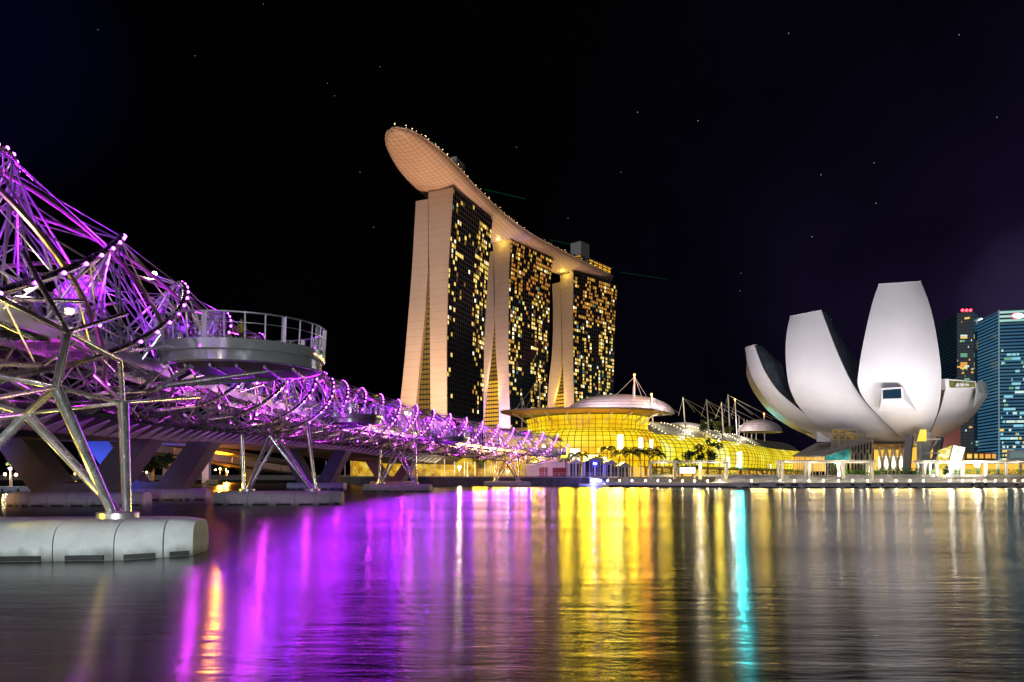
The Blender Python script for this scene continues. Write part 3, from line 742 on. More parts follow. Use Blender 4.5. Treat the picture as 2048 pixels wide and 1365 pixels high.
def tower(label, Enear, Efar, west_l, west_r, far_r, east_l, east_r, seed, ztop_e, lit, amber_top, atr_z, group="three leaning hotel towers under the boat-shaped roof"):
    D0, D1 = Enear[2], Efar[2]
    E, E2 = P(*Enear), P(*Efar)
    u = (E2 - E); u.z = 0; Ln = u.length; u.normalize(); w = Vector((-u.y, u.x, 0))
    zs = [ZG + (ZT - ZG) * i / 22 for i in range(23)]
    wl_ = prof_z([plane_pt(E, u, *q) for q in west_l], zs); wr = prof_z([plane_pt(E, u, *q) for q in west_r], zs); fr = prof_z([plane_pt(E2, u, *q) for q in far_r], zs)
    fl = [f + (a - b_) for f, a, b_ in zip(fr, wl_, wr)]
    T = thing("hotel_tower", label, "tower", Vector((E.x, E.y, ZG)), group)
    n = len(zs)
    for i_ in range(n): pass
    MB().loft([[wl_[i], wr[i] - Vector((0, 0, 0)), ] for i in range(n)], close=False, cap=False).build("end_wall", M['cladding'], T)
    MB().loft([[fl[i], fr[i]] for i in range(n)], close=False, cap=False).build("end_wall", M['cladding'], T)
    MB().loft([[wl_[i], fl[i]] for i in range(n)], close=False, cap=False).build("rear_wall", M['cladding'], T)
    MB().poly(wl_[-1], wr[-1], fr[-1], fl[-1]).build("roof", M['grey'], T)
    def S(a, t):
        k = min(int(t * (n - 1)), n - 2); f_ = t * (n - 1) - k
        return wr[k].lerp(wr[k + 1], f_).lerp(fr[k].lerp(fr[k + 1], f_), a)
    fac = MB().grid(lambda a, t: S(a, t), 10, 22).build("glass_facade", M['curtain'], T)
    out = Vector((u.y, -u.x, 0))
    ncol, nfl = int(Ln / 2.95), int((ZT - ZG) / FLOOR)
    mg = MB()
    for i in range(ncol + 1): mg.tube([S(i / ncol, t / 22) + out * .08 for t in range(23)], .10, 3, cap=False)
    for j in range(nfl + 1): mg.beam(S(0, j / nfl) + out * .08, S(1, j / nfl) + out * .08, .16, .16)
    mg.build("mullion_grid", M['mullion'], T)
    # a slim cladding fin framing the facade
    MB().tube([S(0, t / 22) + out * .2 for t in range(23)], .35, 4).build("edge_fin", M['cladding'], T)
    # lit rooms, plus a few teal panes imitating a reflection
    rnd = random.Random(seed); rz = math.atan2(u.y, u.x); me = {}
    cells = set(); spots_ = []
    for key, wt in lit:
        pass
    for a0, a1, t0, t1, pr_ in [q for q, _ in lit]:
        for i in range(ncol):
            for j in range(nfl):
                a, t = (i + .5) / ncol, (j + .5) / nfl
                if a0 <= a < a1 and t0 <= t < t1:
                    cl = .5 + .5 * math.sin(i * 1.7 + seed) * math.sin(j * .55 + seed * 2 + i * .4)
                    if rnd.random() < pr_ * (.35 + 1.3 * cl): cells.add((i, j))
    cells = sorted(cells); rnd.shuffle(cells); stuff = {}
    for q, (i, j) in enumerate(cells):
        a, t = (i + .5) / ncol, (j + .5) / nfl; c = S(a, t) + out * .16
        am = t > amber_top[1] and amber_top[0] and rnd.random() < .75
        mi = 2 if am else rnd.choices((0, 1, 3, 2, 4, 5, 6), (42, 30, 14, 9, 2, 14, 10))[0]
        sw_, sh_ = Ln / ncol * rnd.choice((.50, .72, .72, .8)), FLOOR * rnd.choice((.62, .72, .76))
        if q < 100:
            key = mi
            if key not in me:
                mb = MB().hexa([Vector((x, y, z)) for z in (-.5, .5) for x, y in ((-.5, -.05), (.5, -.05), (.5, .05), (-.5, .05))])
                o = mb.build("window", WIN[mi]); me[key] = o.data; o.parent = T
            else:
                o = bpy.data.objects.new("window", me[key]); COL.objects.link(o); o.parent = T
            o.location = c - Vector(T.location); o.rotation_euler = (0, 0, rz); o.scale = (sw_, 1, sh_)
        else:
            stuff.setdefault(mi, MB()).box(c, (sw_, .1, sh_), rz)
    for mi, mb in stuff.items(): mb.build("windows", WIN[mi], T, kind="stuff")
    # rear leaning wing
    ze = [z for z in zs if z <= ztop_e] ; ze = ze if ze[-1] > ztop_e - 1 else ze + [ztop_e]
    el, er = prof_z([plane_pt(E, u, *q) for q in east_l], ze), prof_z([plane_pt(E, u, *q) for q in east_r], ze)
    sh = u * Ln + (E2 - E - u * Ln); sh.z = 0
    MB().loft([[el[i], er[i], er[i] + sh, el[i] + sh] for i in range(len(ze))]).build("leaning_wing", M['cladding'], T)
    # glazed slot between the two wings
    ai = [i for i in range(len(ze)) if (er[i] - wl_[i]).dot(w) > .5]
    if ai:
        k_ = max(ai)
        s_ = 0 if seed == 3 else max(i for i in range(len(ze)) if ze[i] < 84)
        for q0, q1, m_ in ((0, s_, M['atrium']), (s_, k_, M['atrium_dim'])):
            if q1 > q0: MB().loft([[er[i] + u * 3, wl_[i] + u * 3] for i in range(q0, q1 + 1)], close=False, cap=False).build("atrium_glass", m_, T)
    # roof terrace and plant
    b = MB(); b.beam(wr[-1] - w * .5 + u * .5 + Z * .6, fr[-1] - w * .5 + Z * .6, .15, 1.2); b.beam(wl_[-1] + u * .2 + Z * .6, wr[-1] + u * .2 + Z * .6, .15, 1.2); b.build("roof_parapet", M['glass'], T)
    b = MB()
    for i in range(8):
        c = wl_[-1].lerp(wr[-1], .15 + .1 * i) + u * 3; b.tube([c, c + Z * 3.2 + w * rnd.uniform(-1.5, 1.5)], .18, 5)
    for i in range(7):
        c = wl_[-1].lerp(wr[-1], .5) + u * (6 + i * (Ln - 12) / 6); b.tube([c + w * 5, c + Z * 9], .4, 5); b.tube([c - w * 5, c + Z * 9], .4, 5)
    b.build("roof_strut", M['grey'], T)
    HT.append((E, E2, u, w, Ln)); return T
lit3 = [((.0, .22, .55, 1, .36), 0), ((.0, .14, .05, .55, .22), 0), ((.60, 1, .50, .97, .52), 0), ((.66, 1, .1, .52, .26), 0), ((.22, .6, .6, 1, .05), 0)]
lit2 = [((0, .34, .34, 1, .50), 0), ((0, .36, .0, .34, .20), 0), ((.55, 1, .22, 1, .52), 0), ((.2, .8, .80, 1, .35), 0), ((.34, .55, .0, .8, .06), 0), ((.5, 1, 0, .28, .12), 0)]
lit1 = [((0, .42, .3, 1, .42), 0), ((0, .3, 0, .3, .22), 0), ((.6, 1, .10, 1, .50), 0), ((.3, .8, .76, 1, .40), 0), ((.42, .6, .0, .7, .10), 0)]
tower("nearest and largest hotel tower, under the overhanging roof tip, with dark glass side", (905.5, 377, 464), (984.5, 443, 523),
      [(856.6, 381), (857.5, 500), (859, 540), (860, 705), (861, 824)], [(905.6, 377), (895.8, 540), (892.8, 689), (893.3, 824)], [(984.5, 443), (975, 560), (971.8, 615), (968, 690), (966.8, 790), (966.5, 850)],
      [(832, 398), (824, 540), (816, 640), (808, 735), (800, 809)], [(856, 394), (855.8, 540), (850, 630), (841, 714), (831.6, 811)], 3, 194, lit3, (False, .9), 60)
tower("middle hotel tower with a glowing atrium slot and violet lit foot", (1021, 480, 565), (1106, 523, 620),
      [(985, 484), (988.7, 540), (991, 689), (993, 732), (995.5, 752), (998, 840)], [(1021, 480), (1017.4, 540), (1016, 689), (1018, 790), (1020, 840)], [(1106, 524), (1100, 565), (1098.5, 640), (1096, 714), (1094, 764), (1094, 815)],
      [(962, 488), (962, 600), (957, 720), (950, 800), (946, 840)], [(986, 486), (987.5, 615), (983, 669), (978, 724), (974, 752), (970, 790), (967, 815)], 8, 192, lit2, (True, .80), 60)
tower("farthest and smallest hotel tower, right of the other two", (1146.3, 545, 656), (1234.5, 572, 706),
      [(1120, 549), (1123.7, 640), (1126, 740), (1128.7, 819)], [(1146.3, 545), (1145, 640), (1146, 740), (1148, 815)], [(1234.5, 572), (1230, 640), (1228, 714), (1226, 789)],
      [(1103.8, 562), (1106, 602), (1106, 665), (1103.8, 714), (1098.8, 752), (1095.8, 789), (1095, 816)], [(1120, 559), (1122.5, 640), (1123, 702), (1120, 739), (1115, 772), (1108.8, 794), (1104.5, 818)], 5, 192, lit1, (True, .78), 60)

# boat-shaped roof lying across the towers
M['hull'] = seamed("hull_panels", (.62, .49, .41), (.30, .22, .17), [((0.35, .93, 0), 3.4, .17), ((.8, -.3, .55), 3.0, .15)], .5, var=.10, vscale=.08)
kx = [Vector((-70.5, 409, 0)), Vector((-62, 438, 0)), Vector((-51, 470, 0)), Vector((-28, 530, 0)), Vector((-8, 572, 0)), Vector((25, 625, 0)), Vector((50, 660, 0)), Vector((84, 702, 0)), Vector((101, 722, 0))]
HN = 72
hp = smooth_pts(kx, HN)
hs = [0.0]
for a, c in zip(hp, hp[1:]): hs.append(hs[-1] + (c - a).length)
HTOT = hs[-1]
def hw_(s): 
    a = 19.5 * math.sqrt(max(0.0, 1 - max(0, 1 - s / 62) ** 2)) if s < 62 else 19.5
    e = HTOT - s
    if e < 120: a *= .62 + .38 * math.sin(min(1, e / 120) * math.pi / 2)
    if e < 12: a *= math.sqrt(max(.04, 1 - (1 - e / 12) ** 2))
    return max(.3, a)
def hz_(s): return interp([(0, 211.5), (40, 209), (80, 207), (200, 206.3), (340, 209)], s)
def hdep(s): return min(8.2, .8 + 7.4 * math.sqrt(min(1, s / 55))) * (1 if HTOT - s > 25 else .55 + .45 * (HTOT - s) / 25)
sp = thing("roof_deck", "long boat-shaped roof deck lying across the three hotel towers with overhanging tip", "roof deck", Vector((-28, 530, 200)))
def hsec(i, m_=18):
    t = (hp[min(i + 1, HN - 1)] - hp[max(i - 1, 0)]).normalized(); nr = Vector((t.y, -t.x, 0)); s_ = hs[i]; w_, z_, d_ = hw_(s_), hz_(s_), hdep(s_)
    return [hp[i] + nr * (w_ * math.cos(math.pi * k / m_)) + Z * (z_ - d_ * (math.sin(math.pi * k / m_) ** .8)) for k in range(m_ + 1)]
MB().loft([hsec(i) for i in range(HN)], close=False, cap=False).build("hull", M['hull'], sp, 'all')
MB().loft([[q + Z * .05 for q in (hsec(i)[0], hsec(i)[-1])] for i in range(HN)], close=False, cap=False).build("deck", M['paving'], sp)
for e_ in (0, -1):
    b = MB(); b.tube([hsec(i)[e_] + Z * .35 for i in range(HN)], .55, 6); b.build("deck_rim", M['hull'], sp, True)
    b = MB()
    for i in range(HN - 1):
        a, c = hsec(i)[e_], hsec(i + 1)[e_]; b.poly(a + Z * .9, c + Z * .9, c + Z * 2.4, a + Z * 2.4)
    b.build("parapet_glass", M['glass'], sp)
def hat(s, u):
    i = min(range(HN), key=lambda k: abs(hs[k] - s)); q = hsec(i); return q[0].lerp(q[-1], .5 - u / 2)
def hdir(s):
    i = min(range(HN), key=lambda k: abs(hs[k] - s)); t = (hp[min(i + 1, HN - 1)] - hp[max(i - 1, 0)]).normalized(); return math.atan2(t.y, t.x)
M['core'] = seamed("roof_core_cladding", (.50, .46, .45), (.3, .27, .26), [((0, 0, 1), 2.5, .1)], .6)
for s_, u_, sx, sy, sz in ((70, .50, 14, 8, 13.5), (300, .45, 15, 12, 21)):
    MB().box(hat(s_, u_) + Z * sz / 2, (sx, sy, sz), hdir(s_)).build("lift_core", M['core'], sp)
MB().box(hat(150, .55) + Z * 2.2, (24, 5, 4), hdir(150)).build("pavilion", M['core'], sp)
rest = MB().box(hat(318, .62) + Z * 3.4, (56, 7, 6.2), hdir(322)).build("restaurant", M['atrium'], sp)
MB().box(hat(318, .62) + Z * 6.9, (58, 10, .6), hdir(322)).build("roof_slab", M['core'], rest)
rnd = random.Random(4)
b = MB(); bl = MB()
for i in range(260):
    s_ = rnd.uniform(2, 330)
    if 84 < s_ < 110: continue
    u_ = rnd.uniform(.3, .96); c = hat(s_, u_); hh = rnd.uniform(1.2, 3.4) if s_ > 60 else rnd.uniform(.6, 1.8)
    if s_ > 90: 
        b.tube([c, c + Z * hh], .12, 4)
        for k in range(8):
            d = Vector((rnd.gauss(0, 1), rnd.gauss(0, 1), rnd.gauss(.4, .6))).normalized(); x = d.cross(Vector((0, .3, 1))).normalized() * .5
            b.poly(c + Z * hh, c + Z * hh + d * 1.2 + x, c + Z * hh + d * 1.9, c + Z * hh + d * 1.2 - x)
b.build("roof_garden", DGRN, sp, kind="stuff")
for i in range(150):
    s_ = abs(rnd.gauss(0, 60)) if i < 95 else rnd.uniform(60, 330)
    c = hat(min(s_, 330), rnd.uniform(.90, 1.0)) + Z * rnd.uniform(1.0, 2.6); bl.ball(c, rnd.uniform(.12, .24), 5, 3)
bl.build("deck_lights", mat("deck_light_glow", (.2, .2, .1), .4, emit=(1, .72, .30), estr=6, sample=False), sp, kind="stuff")

# floodlights at the feet and on the roofs of the towers
WARM = (1, .62, .37)
for (E, E2, u, w, Ln), e, k in zip(HT, (1.0, 1.0, 1.0), (0, 1, 2)):
    base = Vector((E.x, E.y, 0)) + w * 9 - u * (60, 46, 46)[k]
    spot(base + Z * 9, Vector((E.x, E.y, 150)) + w * 12, (5.2e6, 3.6e6, 4.2e6)[k] * .14, WARM, 100, 1, 2)
    spot(base + Z * 9 + w * 4, Vector((E.x, E.y, 60)) + w * 14, (1.5e6, 1.1e6, 1.3e6)[k] * .10, (1, .52, .24), 90, 1, 2)
spot(Vector((HT[0][0].x, HT[0][0].y, 0)) - HT[0][2] * 70 + HT[0][3] * 2 + Z * 10, (-66, 430, 206), 0.6e6, (1, .50, .25), 50, 1, 2)
for (E, E2, u, w, Ln), e in zip(HT, (5e5, 4e5, 4e5)):
    for f_ in (.25, .85):
        c = E.lerp(E2, f_) + Vector((u.y, -u.x, 0)) * 32; spot((c.x, c.y, 22), (c.x - 30 * u.y, c.y + 30 * u.x, 204), e * .5, (1, .58, .42), 40, 1, 2)
for k in (1, 2):
    E, E2, u, w, Ln = HT[k]; c = Vector((E.x, E.y, 199.5)) - u * 6 + w * 8
    point(c - Z * 2, 2600, (1, .72, .08), .6)
    c = Vector((E.x, E.y, 120)) - u * 4 + w * 16; spot(c - Z * 70, c + Z * 90 + w * 6, 3.2e5, (1, .75, .08), 50, 1, 1)
E, E2, u, w, Ln = HT[1]
spot(Vector((E.x, E.y, 6)) - u * 12 + w * 6, Vector((E.x, E.y, 30)) + w * 6, 7e5, (.30, .22, 1), 70, 1, 1)

# ================================================================== SHOPPING MALL
M['mall_lit'] = lit_interior("mall_lit_glass", [(.28, (.62, .27, .004)), (.42, (.80, .46, .006)), (.55, (.92, .66, .012)), (.64, (1, .80, .05)), (.72, (1, .93, .45))], 1.2, (.06, .06, .16), 4)
M['mall_lit2'] = lit_interior("mall_lit_vault", [(.28, (.60, .38, .004)), (.45, (.78, .58, .008)), (.58, (.92, .80, .04)), (.70, (1, .95, .40))], 1.15, (.06, .05, .09), 4)
M['shop_lit'] = lit_interior("shop_fronts", [(.25, (.10, .03, .002)), (.42, (.70, .28, .02)), (.55, (1, .58, .08)), (.68, (1, .86, .5))], 1.3, (.35, .35, .5), 3, cells=(1, 1, 1))
M['glaze_bar'] = mat("dark_glazing_bar", (.06, .045, .02), .5)
M['soffit_lit'] = mat("orange_soffit", (.62, .36, .12), .6)
mall = thing("shopping_mall", "yellow glowing glass shopping mall with curved vaults, white masts and pale roof shells", "shopping mall", Vector((30, 245, 2.95)))
arc = smooth_pts([Vector((2, 262, 0)), Vector((7, 246, 0)), Vector((18, 236, 0)), Vector((30, 233, 0)), Vector((43, 236, 0)), Vector((53, 247, 0))], 40)
def apt(path, a):
    k = a * (len(path) - 1); i = min(int(k), len(path) - 2); p = path[i].lerp(path[i + 1], k - i); t = (path[i + 1] - path[i]).normalized(); return p, Vector((t.y, -t.x, 0))
def VZ(z, a, rise=.24): return 2.95 + (z - 2.95) * (1 + rise * a)
def vault(path, prof, name, m_, nu, nv, bars_u, bars_v, br=.10, rise=0.0):
    tot = [(q[0], q[1]) for q in prof]
    ps = smooth_pts([Vector((r_, 0, z_)) for r_, z_ in tot], 24)
    def fn(a, t):
        p, nr = apt(path, a); k = t * 23; i = min(int(k), 22); q = ps[i].lerp(ps[i + 1], k - i); return p + nr * q.x + Z * VZ(q.z, a, rise)
    o = MB().grid(fn, nu, nv).build(name, m_, mall, True)
    b = MB()
    def off(a, t):
        p, nr = apt(path, a); return fn(a, t) + nr * .18
    for i in range(bars_u + 1): b.tube([off(i / bars_u, t / 14) for t in range(15)], br, 4, cap=False)
    for j in range(bars_v + 1): b.tube([off(a / 30, j / bars_v) for a in range(31)], br * .8, 4, cap=False)
    b.build("glazing_bars", M['glaze_bar'], o)
    return fn
vault(arc, [(-.5, 2.95), (.6, 8), (.9, 12), (.3, 16), (-1.6, 18.6), (-4.2, 19.8)], "glass_vault", M['mall_lit'], 40, 16, 26, 9)
drum = [p + apt(arc, i / 39)[1] * -4.3 for i, p in enumerate(arc)]
vault(drum, [(0, 19.6), (.1, 22), (.6, 24.6)], "glass_drum", M['mall_lit'], 40, 4, 24, 3, .08)
# wing-like canopy over the drum
cx, cy_ = 26.0, 252.0
def ell(rx, ry, z, n=48, dip=0.0): return [Vector((cx + rx * math.cos(2 * math.pi * k / n), cy_ + ry * math.sin(2 * math.pi * k / n), z + dip * (abs(math.cos(2 * math.pi * k / n)) ** 3))) for k in range(n)]
can = MB().loft([ell(25, 16, 25.2), ell(30.2, 21.5, 26.0, dip=.4), ell(30.4, 21.7, 26.4, dip=.4), ell(26, 17, 26.8), ell(4, 4, 27.2)]).build("roof_canopy", M['grey'], mall, True)
MB().loft([ell(24.5, 15.5, 25.05), ell(29.8, 21.1, 25.85, dip=.4)], cap=False).build("soffit", M['soffit_lit'], can, True)
for k in range(9):
    a = R(205 + k * 16.5); p0 = Vector((cx + 22 * math.cos(a), cy_ + 15 * math.sin(a), 21.5)); p1 = Vector((cx + 28.5 * math.cos(a), cy_ + 20 * math.sin(a), 25.3))
    MB().tube([p0, p0.lerp(p1, .6) + Z * .5, p1], .28, 6).build("curved_strut", mat("pale_strut", (.75, .68, .5), .5) if k == 0 else bpy.data.materials["pale_strut"], mall, True)
M['shell'] = seamed("ribbed_roof_shell", (.72, .64, .64), (.28, .22, .22), [((0, 0, 1), 1.15, .10)], .5)
def shell(c, rx, ry, rz_, rot, name="roof_shell"):
    m_ = Matrix.Rotation(rot, 3, 'Z')
    def fn(a, t):
        th, ph = math.pi * a, math.pi * t
        x = math.cos(th); h = math.sin(th)
        return Vector(c) + m_ @ Vector((rx * x, ry * h * math.cos(ph), rz_ * h * math.sin(ph)))
    return MB().grid(fn, 32, 14).build(name, M['shell'], mall, True)
shell((41, 258, 26.6), 21, 14, 7.2, R(12))
shell((84, 333, 24.0), 16, 11, 5.0, R(40))
shell((128, 352, 25.5), 14, 9, 6.5, R(35))
# second vault running away along the bay
vp = smooth_pts([Vector((44, 237.5, 0)), Vector((60, 258, 0)), Vector((90, 300, 0)), Vector((126, 360, 0)), Vector((158, 420, 0)), Vector((190, 478, 0)), Vector((232, 540, 0))], 48)
vault(vp, [(0, 6.6), (.5, 10), (.1, 13.5), (-1.6, 16.3), (-4.5, 18.4)], "glass_vault", M['mall_lit2'], 40, 12, 44, 8, .11, .24)
ga = MB().grid(lambda a, t: apt(vp, a)[0] + apt(vp, a)[1] * (-4.4 - 12 * t) + Z * VZ(18.45 + 5.4 * math.sin(t * math.pi / 2), a), 40, 5).build("metal_roof", seamed("ribbed_metal_roof", (.34, .32, .26), (.13, .12, .1), [((.84, -.546, 0), .9, .08)], .5), mall, True)
MB().tube([apt(vp, a / 40)[0] + apt(vp, a / 40)[1] * -16.3 + Z * VZ(23.95, a / 40) for a in range(41)], .35, 5).build("ridge_beam", M['soffit_lit'], mall)
M['dot'] = mat("string_light_glow", (.2, .2, .15), .4, emit=(1, .9, .6), estr=5, sample=False)
for a in (.10, .19, .285, .385, .49, .605):
    b = MB(); p, nr = apt(vp, a)
    for k in range(11):
        t = .02 + k * .09; b.ball(p + nr * (-4.4 - 12 * t) + Z * VZ(18.7 + 5.4 * math.sin(t * math.pi / 2), a) + (apt(vp, a + .03)[0] - p) * (-.9 * t), .17 + a * .12, 5, 3)
    b.build("string_light", M['dot'], ga)
# arcade of shops at the foot of the vault
MB().grid(lambda a, t: apt(vp, a)[0] + apt(vp, a)[1] * 1.2 + Z * (2.95 + 2.9 * t), 60, 3).build("shop_front", M['shop_lit'], mall)
b = MB(); b.loft([[apt(vp, a / 30)[0] + apt(vp, a / 30)[1] * u + Z * z for u, z in ((.5, 5.9), (3.6, 5.7), (3.6, 6.1), (.5, 6.8))] for a in range(31)]); b.build("awning", M['soffit_lit'], mall)
for a in [i / 22 for i in range(23)]:
    p, nr = apt(vp, a); q = p + nr * 2.9; MB().box(q + Z * 4.4, (.8, .8, 2.9)).build("column", M['soffit_lit'], mall)
MB().grid(lambda a, t: apt(arc, a)[0] + apt(arc, a)[1] * 1.4 + Z * (2.95 + 3.2 * t), 30, 2).build("shop_front", M['shop_lit'], mall)
# tall bluish white display windows glowing through the vault
M['cyan_win'] = mat("bright_display_window", (.3, .3, .3), .4, emit=(.30, 1.0, .98), estr=5.5)
M['white_win'] = mat("bright_white_window", (.3, .3, .3), .4, emit=(1, .95, .75), estr=1.6)
def on_vault(px, path, r, z0, z1, w_, m_, nm="display_window"):
    best = min((abs((apt(path, a / 200)[0] + apt(path, a / 200)[1] * r).x / (apt(path, a / 200)[0] + apt(path, a / 200)[1] * r).y - (px - 1024) / F), a / 200) for a in range(201))[1]
    p, nr = apt(path, best); t = Vector((-nr.y, nr.x, 0)); c = p + nr * r
    MB().hexa([c + t * s_ * w_ / 2 + nr * d + Z * z for z in (z0, z1) for s_, d in ((-1, 0), (1, 0), (1, .2), (-1, .2))]).build(nm, m_, mall)
on_vault(1480, vp, .75, 6.8, 14.8, 4.6, M['cyan_win']); on_vault(1456, vp, .75, 6.8, 11.5, 5, M['white_win']); on_vault(1541, vp, .8, 6.8, 10, 3.5, M['cyan_win'] if False else M['white_win'])
for px, r, z0, z1, w_ in ((1240, 1.05, 12.2, 17.2, 2.1), (1282, 1.05, 12.2, 16.4, 2.0), (1302, 1.05, 12.2, 16.0, 2.4), (1318, .9, 12, 15.5, 1), (1150, 1.0, 7, 12.4, 3.4), (1182, .95, 6.4, 10.2, 5), (1205, .95, 6, 9.5, 3)):
    on_vault(px, arc if px < 1310 else vp, r, z0, z1, w_, M['white_win'])
# masts and stay cables
M['mast'] = mat("white_mast_paint", (.66, .60, .55), .45)
def mast(ptop, D, zb, lean, cables, light, r_=.32):
    t = P(*ptop, D); bpt = Vector((t.x + lean, t.y, zb))
    m_ = MB().tube([bpt, t], r_, 8, r_ * .62).build("mast", M['mast'], mall, True)
    b = MB()
    for px, py, DD in cables: b.tube([t - Z * .4, P(px, py, DD)], .07, 5)
    if cables: b.build("stay_cable", M['mast'], m_)
    if light:
        MB().ball(t + Z * .3, .42, 8, 6).build("beacon", mat("orange_beacon_glow", (.3, .1, .05), .4, emit=(1, .32, .06), estr=14, sample=False) if "orange_beacon_glow" not in bpy.data.materials else bpy.data.materials["orange_beacon_glow"], m_)
        point(t + Vector((0, -1, .3)), 700, (1, .4, .1), .2)
mast((1079, 755), 256, 26, .1, [(1030, 822, 252), (1050, 822, 254), (1096, 770, 262)], True)
mast((1045, 795), 250, 14, -.4, [(1028, 826, 250), (1052, 824, 248)], False)
mast((1269, 752), 250, 26, -.2, [(1222, 800, 246), (1285, 797, 252), (1296, 798, 254), (1262, 818, 244)], True, .42)
mast((1303, 791), 246, 20, .6, [(1285, 816, 244), (1320, 822, 250), (1343, 832, 256), (1357, 826, 262)], True)
mast((1366, 794), 272, 22.5, .9, [(1357, 832, 276), (1390, 825, 284), (1413, 838, 290), (1440, 835, 300)], False)
mast((1413, 799), 298, 22.5, 1.0, [(1402, 834, 300), (1434, 836, 310), (1455, 838, 320), (1470, 832, 330)], False)
mast((1443, 805), 318, 22.5, 1.0, [(1430, 838, 320), (1466, 838, 335), (1490, 842, 350), (1510, 840, 360)], False)
mast((1456, 789), 330, 22.5, 1.0, [(1447, 830, 332), (1500, 814, 360), (1530, 829, 380), (1560, 842, 395)], False, .42)
mast((1470, 801), 340, 22.5, 1.0, [(1463, 832, 342), (1505, 830, 360), (1540, 850, 380)], True)
mast((1528, 829), 386, 22.5, .4, [(1545, 840, 390)], True)
for px, py, D in ((1478, 832, 346), (1488, 838, 352), (1494, 840, 360), (1503, 846, 366), (1512, 848, 372)): mast((px, py), D, 22.5, .1, [], False, .28)
# spots added in front of the mall to strengthen its reflection on the water
YEL = (1, .66, .02)
for px, D, z, wt, c_ in ((1075, 226, 8, 26000, YEL), (1105, 225, 6, 30000, YEL), (1132, 222, 9, 36000, YEL), (1160, 226, 8, 42000, YEL), (1178, 226, 11, 30000, YEL), (1206, 226, 9, 46000, YEL), (1232, 226, 10, 46000, (1, .72, .10)), (1262, 226, 8, 30000, YEL), (1292, 228, 8, 22000, (1, .42, .02)), (1330, 232, 6, 16000, YEL), (1398, 240, 6, 14000, YEL), (1440, 246, 6, 12000, YEL), (1530, 262, 6, 14000, YEL), (960, 214, 5, 9000, (1, .50, .02)), (1000, 213, 5, 9000, (1, .5, .05)), (1040, 214, 5, 10000, (1, .36, .10)), (1480, 262, 11, 60000, (.05, .95, 1))):
    spot(G(px, D, z), (px * .05 - 52, 20, -6), wt * (.95 if px != 1480 else .75), c_, 100 if px != 1480 else 44, .6, 2.4 if px != 1480 else 1.2)
for px, wt in ((1520, 2600), (1565, 1500), (1630, 1500), (1690, 900), (1752, 1200), (1812, 1200), (1880, 2000), (1935, 2200), (1990, 1800)):
    spot(G(px, 184, 4.5), (px * .05 - 52, 20, -6), wt, (1, .70, .22), 100, .6, 2.2)  # weaker warm spots added along the promenade to gild the water
# trees on the mall roof
tree("yellow-green tree on the mall roof behind the masts", Vector((86, 304, 21)), 8, 5.0, 700, 61, .4, YGRN, "trees growing on the mall roof", base=.2)
tree("second yellow-green tree on the mall roof, right of the first", Vector((101, 328, 21)), 9, 5.5, 700, 62, .4, YGRN, "trees growing on the mall roof", base=.2)
spot((30, 232, 29), (36, 258, 31), 16000, (1, .74, .80), 110); spot((56, 236, 29), (46, 258, 31), 16000, (1, .82, .84), 110)
spot((78, 306, 26), (86, 333, 28), 14000, (1, .85, .85), 110); spot((108, 328, 27), (128, 352, 29), 16000, (1, .85, .85), 110)
spot((30, 226, 12), (28, 240, 25.5), 5000, (1, .55, .10), 140); spot((95, 312, 24.2), (86, 306, 26), 9000, (1, .8, .1), 140)
for a in (.06, .2, .35, .5, .65):
    p, nr = apt(vp, a); point(p - nr * 9 + Z * (31 + 4 * a), 7500, (1, .90, .66), .5)
# low wing and entrance roof left of the drum
wg = MB().loft([[Vector((x, 258 - .0 * x, z)) for x, z in ((-6, 19.4), (6, 20.2), (6, 20.9), (-6, 20.0))], [Vector((x, 244, z)) for x, z in ((-7, 18.9), (5, 19.8), (5, 20.5), (-7, 19.6))]]).build("entrance_roof", M['soffit_lit'], mall)
MB().grid(lambda a, t: Vector((-4 + 9 * a, 252, 3 + 15.8 * t)), 6, 6).build("entrance_glass", M['mall_lit'], mall)

# ================================================================== WATERFRONT TERRACE (left of the mall)
rs = thing("waterfront_restaurant", "long low restaurant with glowing yellow glass front above the stone seawall", "restaurant", Vector((-22, 232, 2.95)))
M['rest_lit'] = lit_interior("restaurant_interior", [(.25, (.10, .035, .002)), (.40, (.55, .22, .008)), (.55, (.95, .58, .03)), (.68, (1, .78, .16)), (.8, (1, .95, .7))], .75, (.30, .3, .45), 4)
MB().loft([[Vector((-62, 262, z)), Vector((-40, 240, z)), Vector((-5, 230, z)), Vector((8, 230, z)), Vector((8, 250, z)), Vector((-62, 280, z))] for z in (2.96, 9.4)], cap=False).build("glass_front", M['rest_lit'], rs)
MB().loft([[Vector((-66, 258, z)), Vector((-41, 235, z)), Vector((-5, 224, z)), Vector((9, 225, z)), Vector((9, 252, z)), Vector((-66, 282, z))] for z in (9.41, 10.1)]).build("roof", M['soffit_lit'], rs)
for px in (652, 668, 690, 704, 848, 870, 889, 909, 929, 935, 950, 970, 983, 997, 1012, 1030, 1048):
    D = interp([(640, 250), (800, 224), (1000, 217), (1060, 216)], px); MB().tube([G(px, D, 2.9), G(px, D, 8.6 if px < 900 else 7.6)], .16, 6).build("column", M['mast'], rs)
spot((-14, 212, 3.4), (-14, 232, 9), 5000, (1, .62, .08), 140); spot((-34, 222, 3.4), (-34, 240, 9), 5000, (1, .60, .06), 140); spot((-50, 238, 3.4), (-50, 255, 9), 5000, (1, .55, .05), 140)
pk = thing("kiosk_building", "pink lit low pavilion with dark red doors beside the footbridge landing", "pavilion", G(1085, 222, 2.95))
M['pink'] = mat("pale_pink_panel", (.62, .52, .56), .6, var=.1)
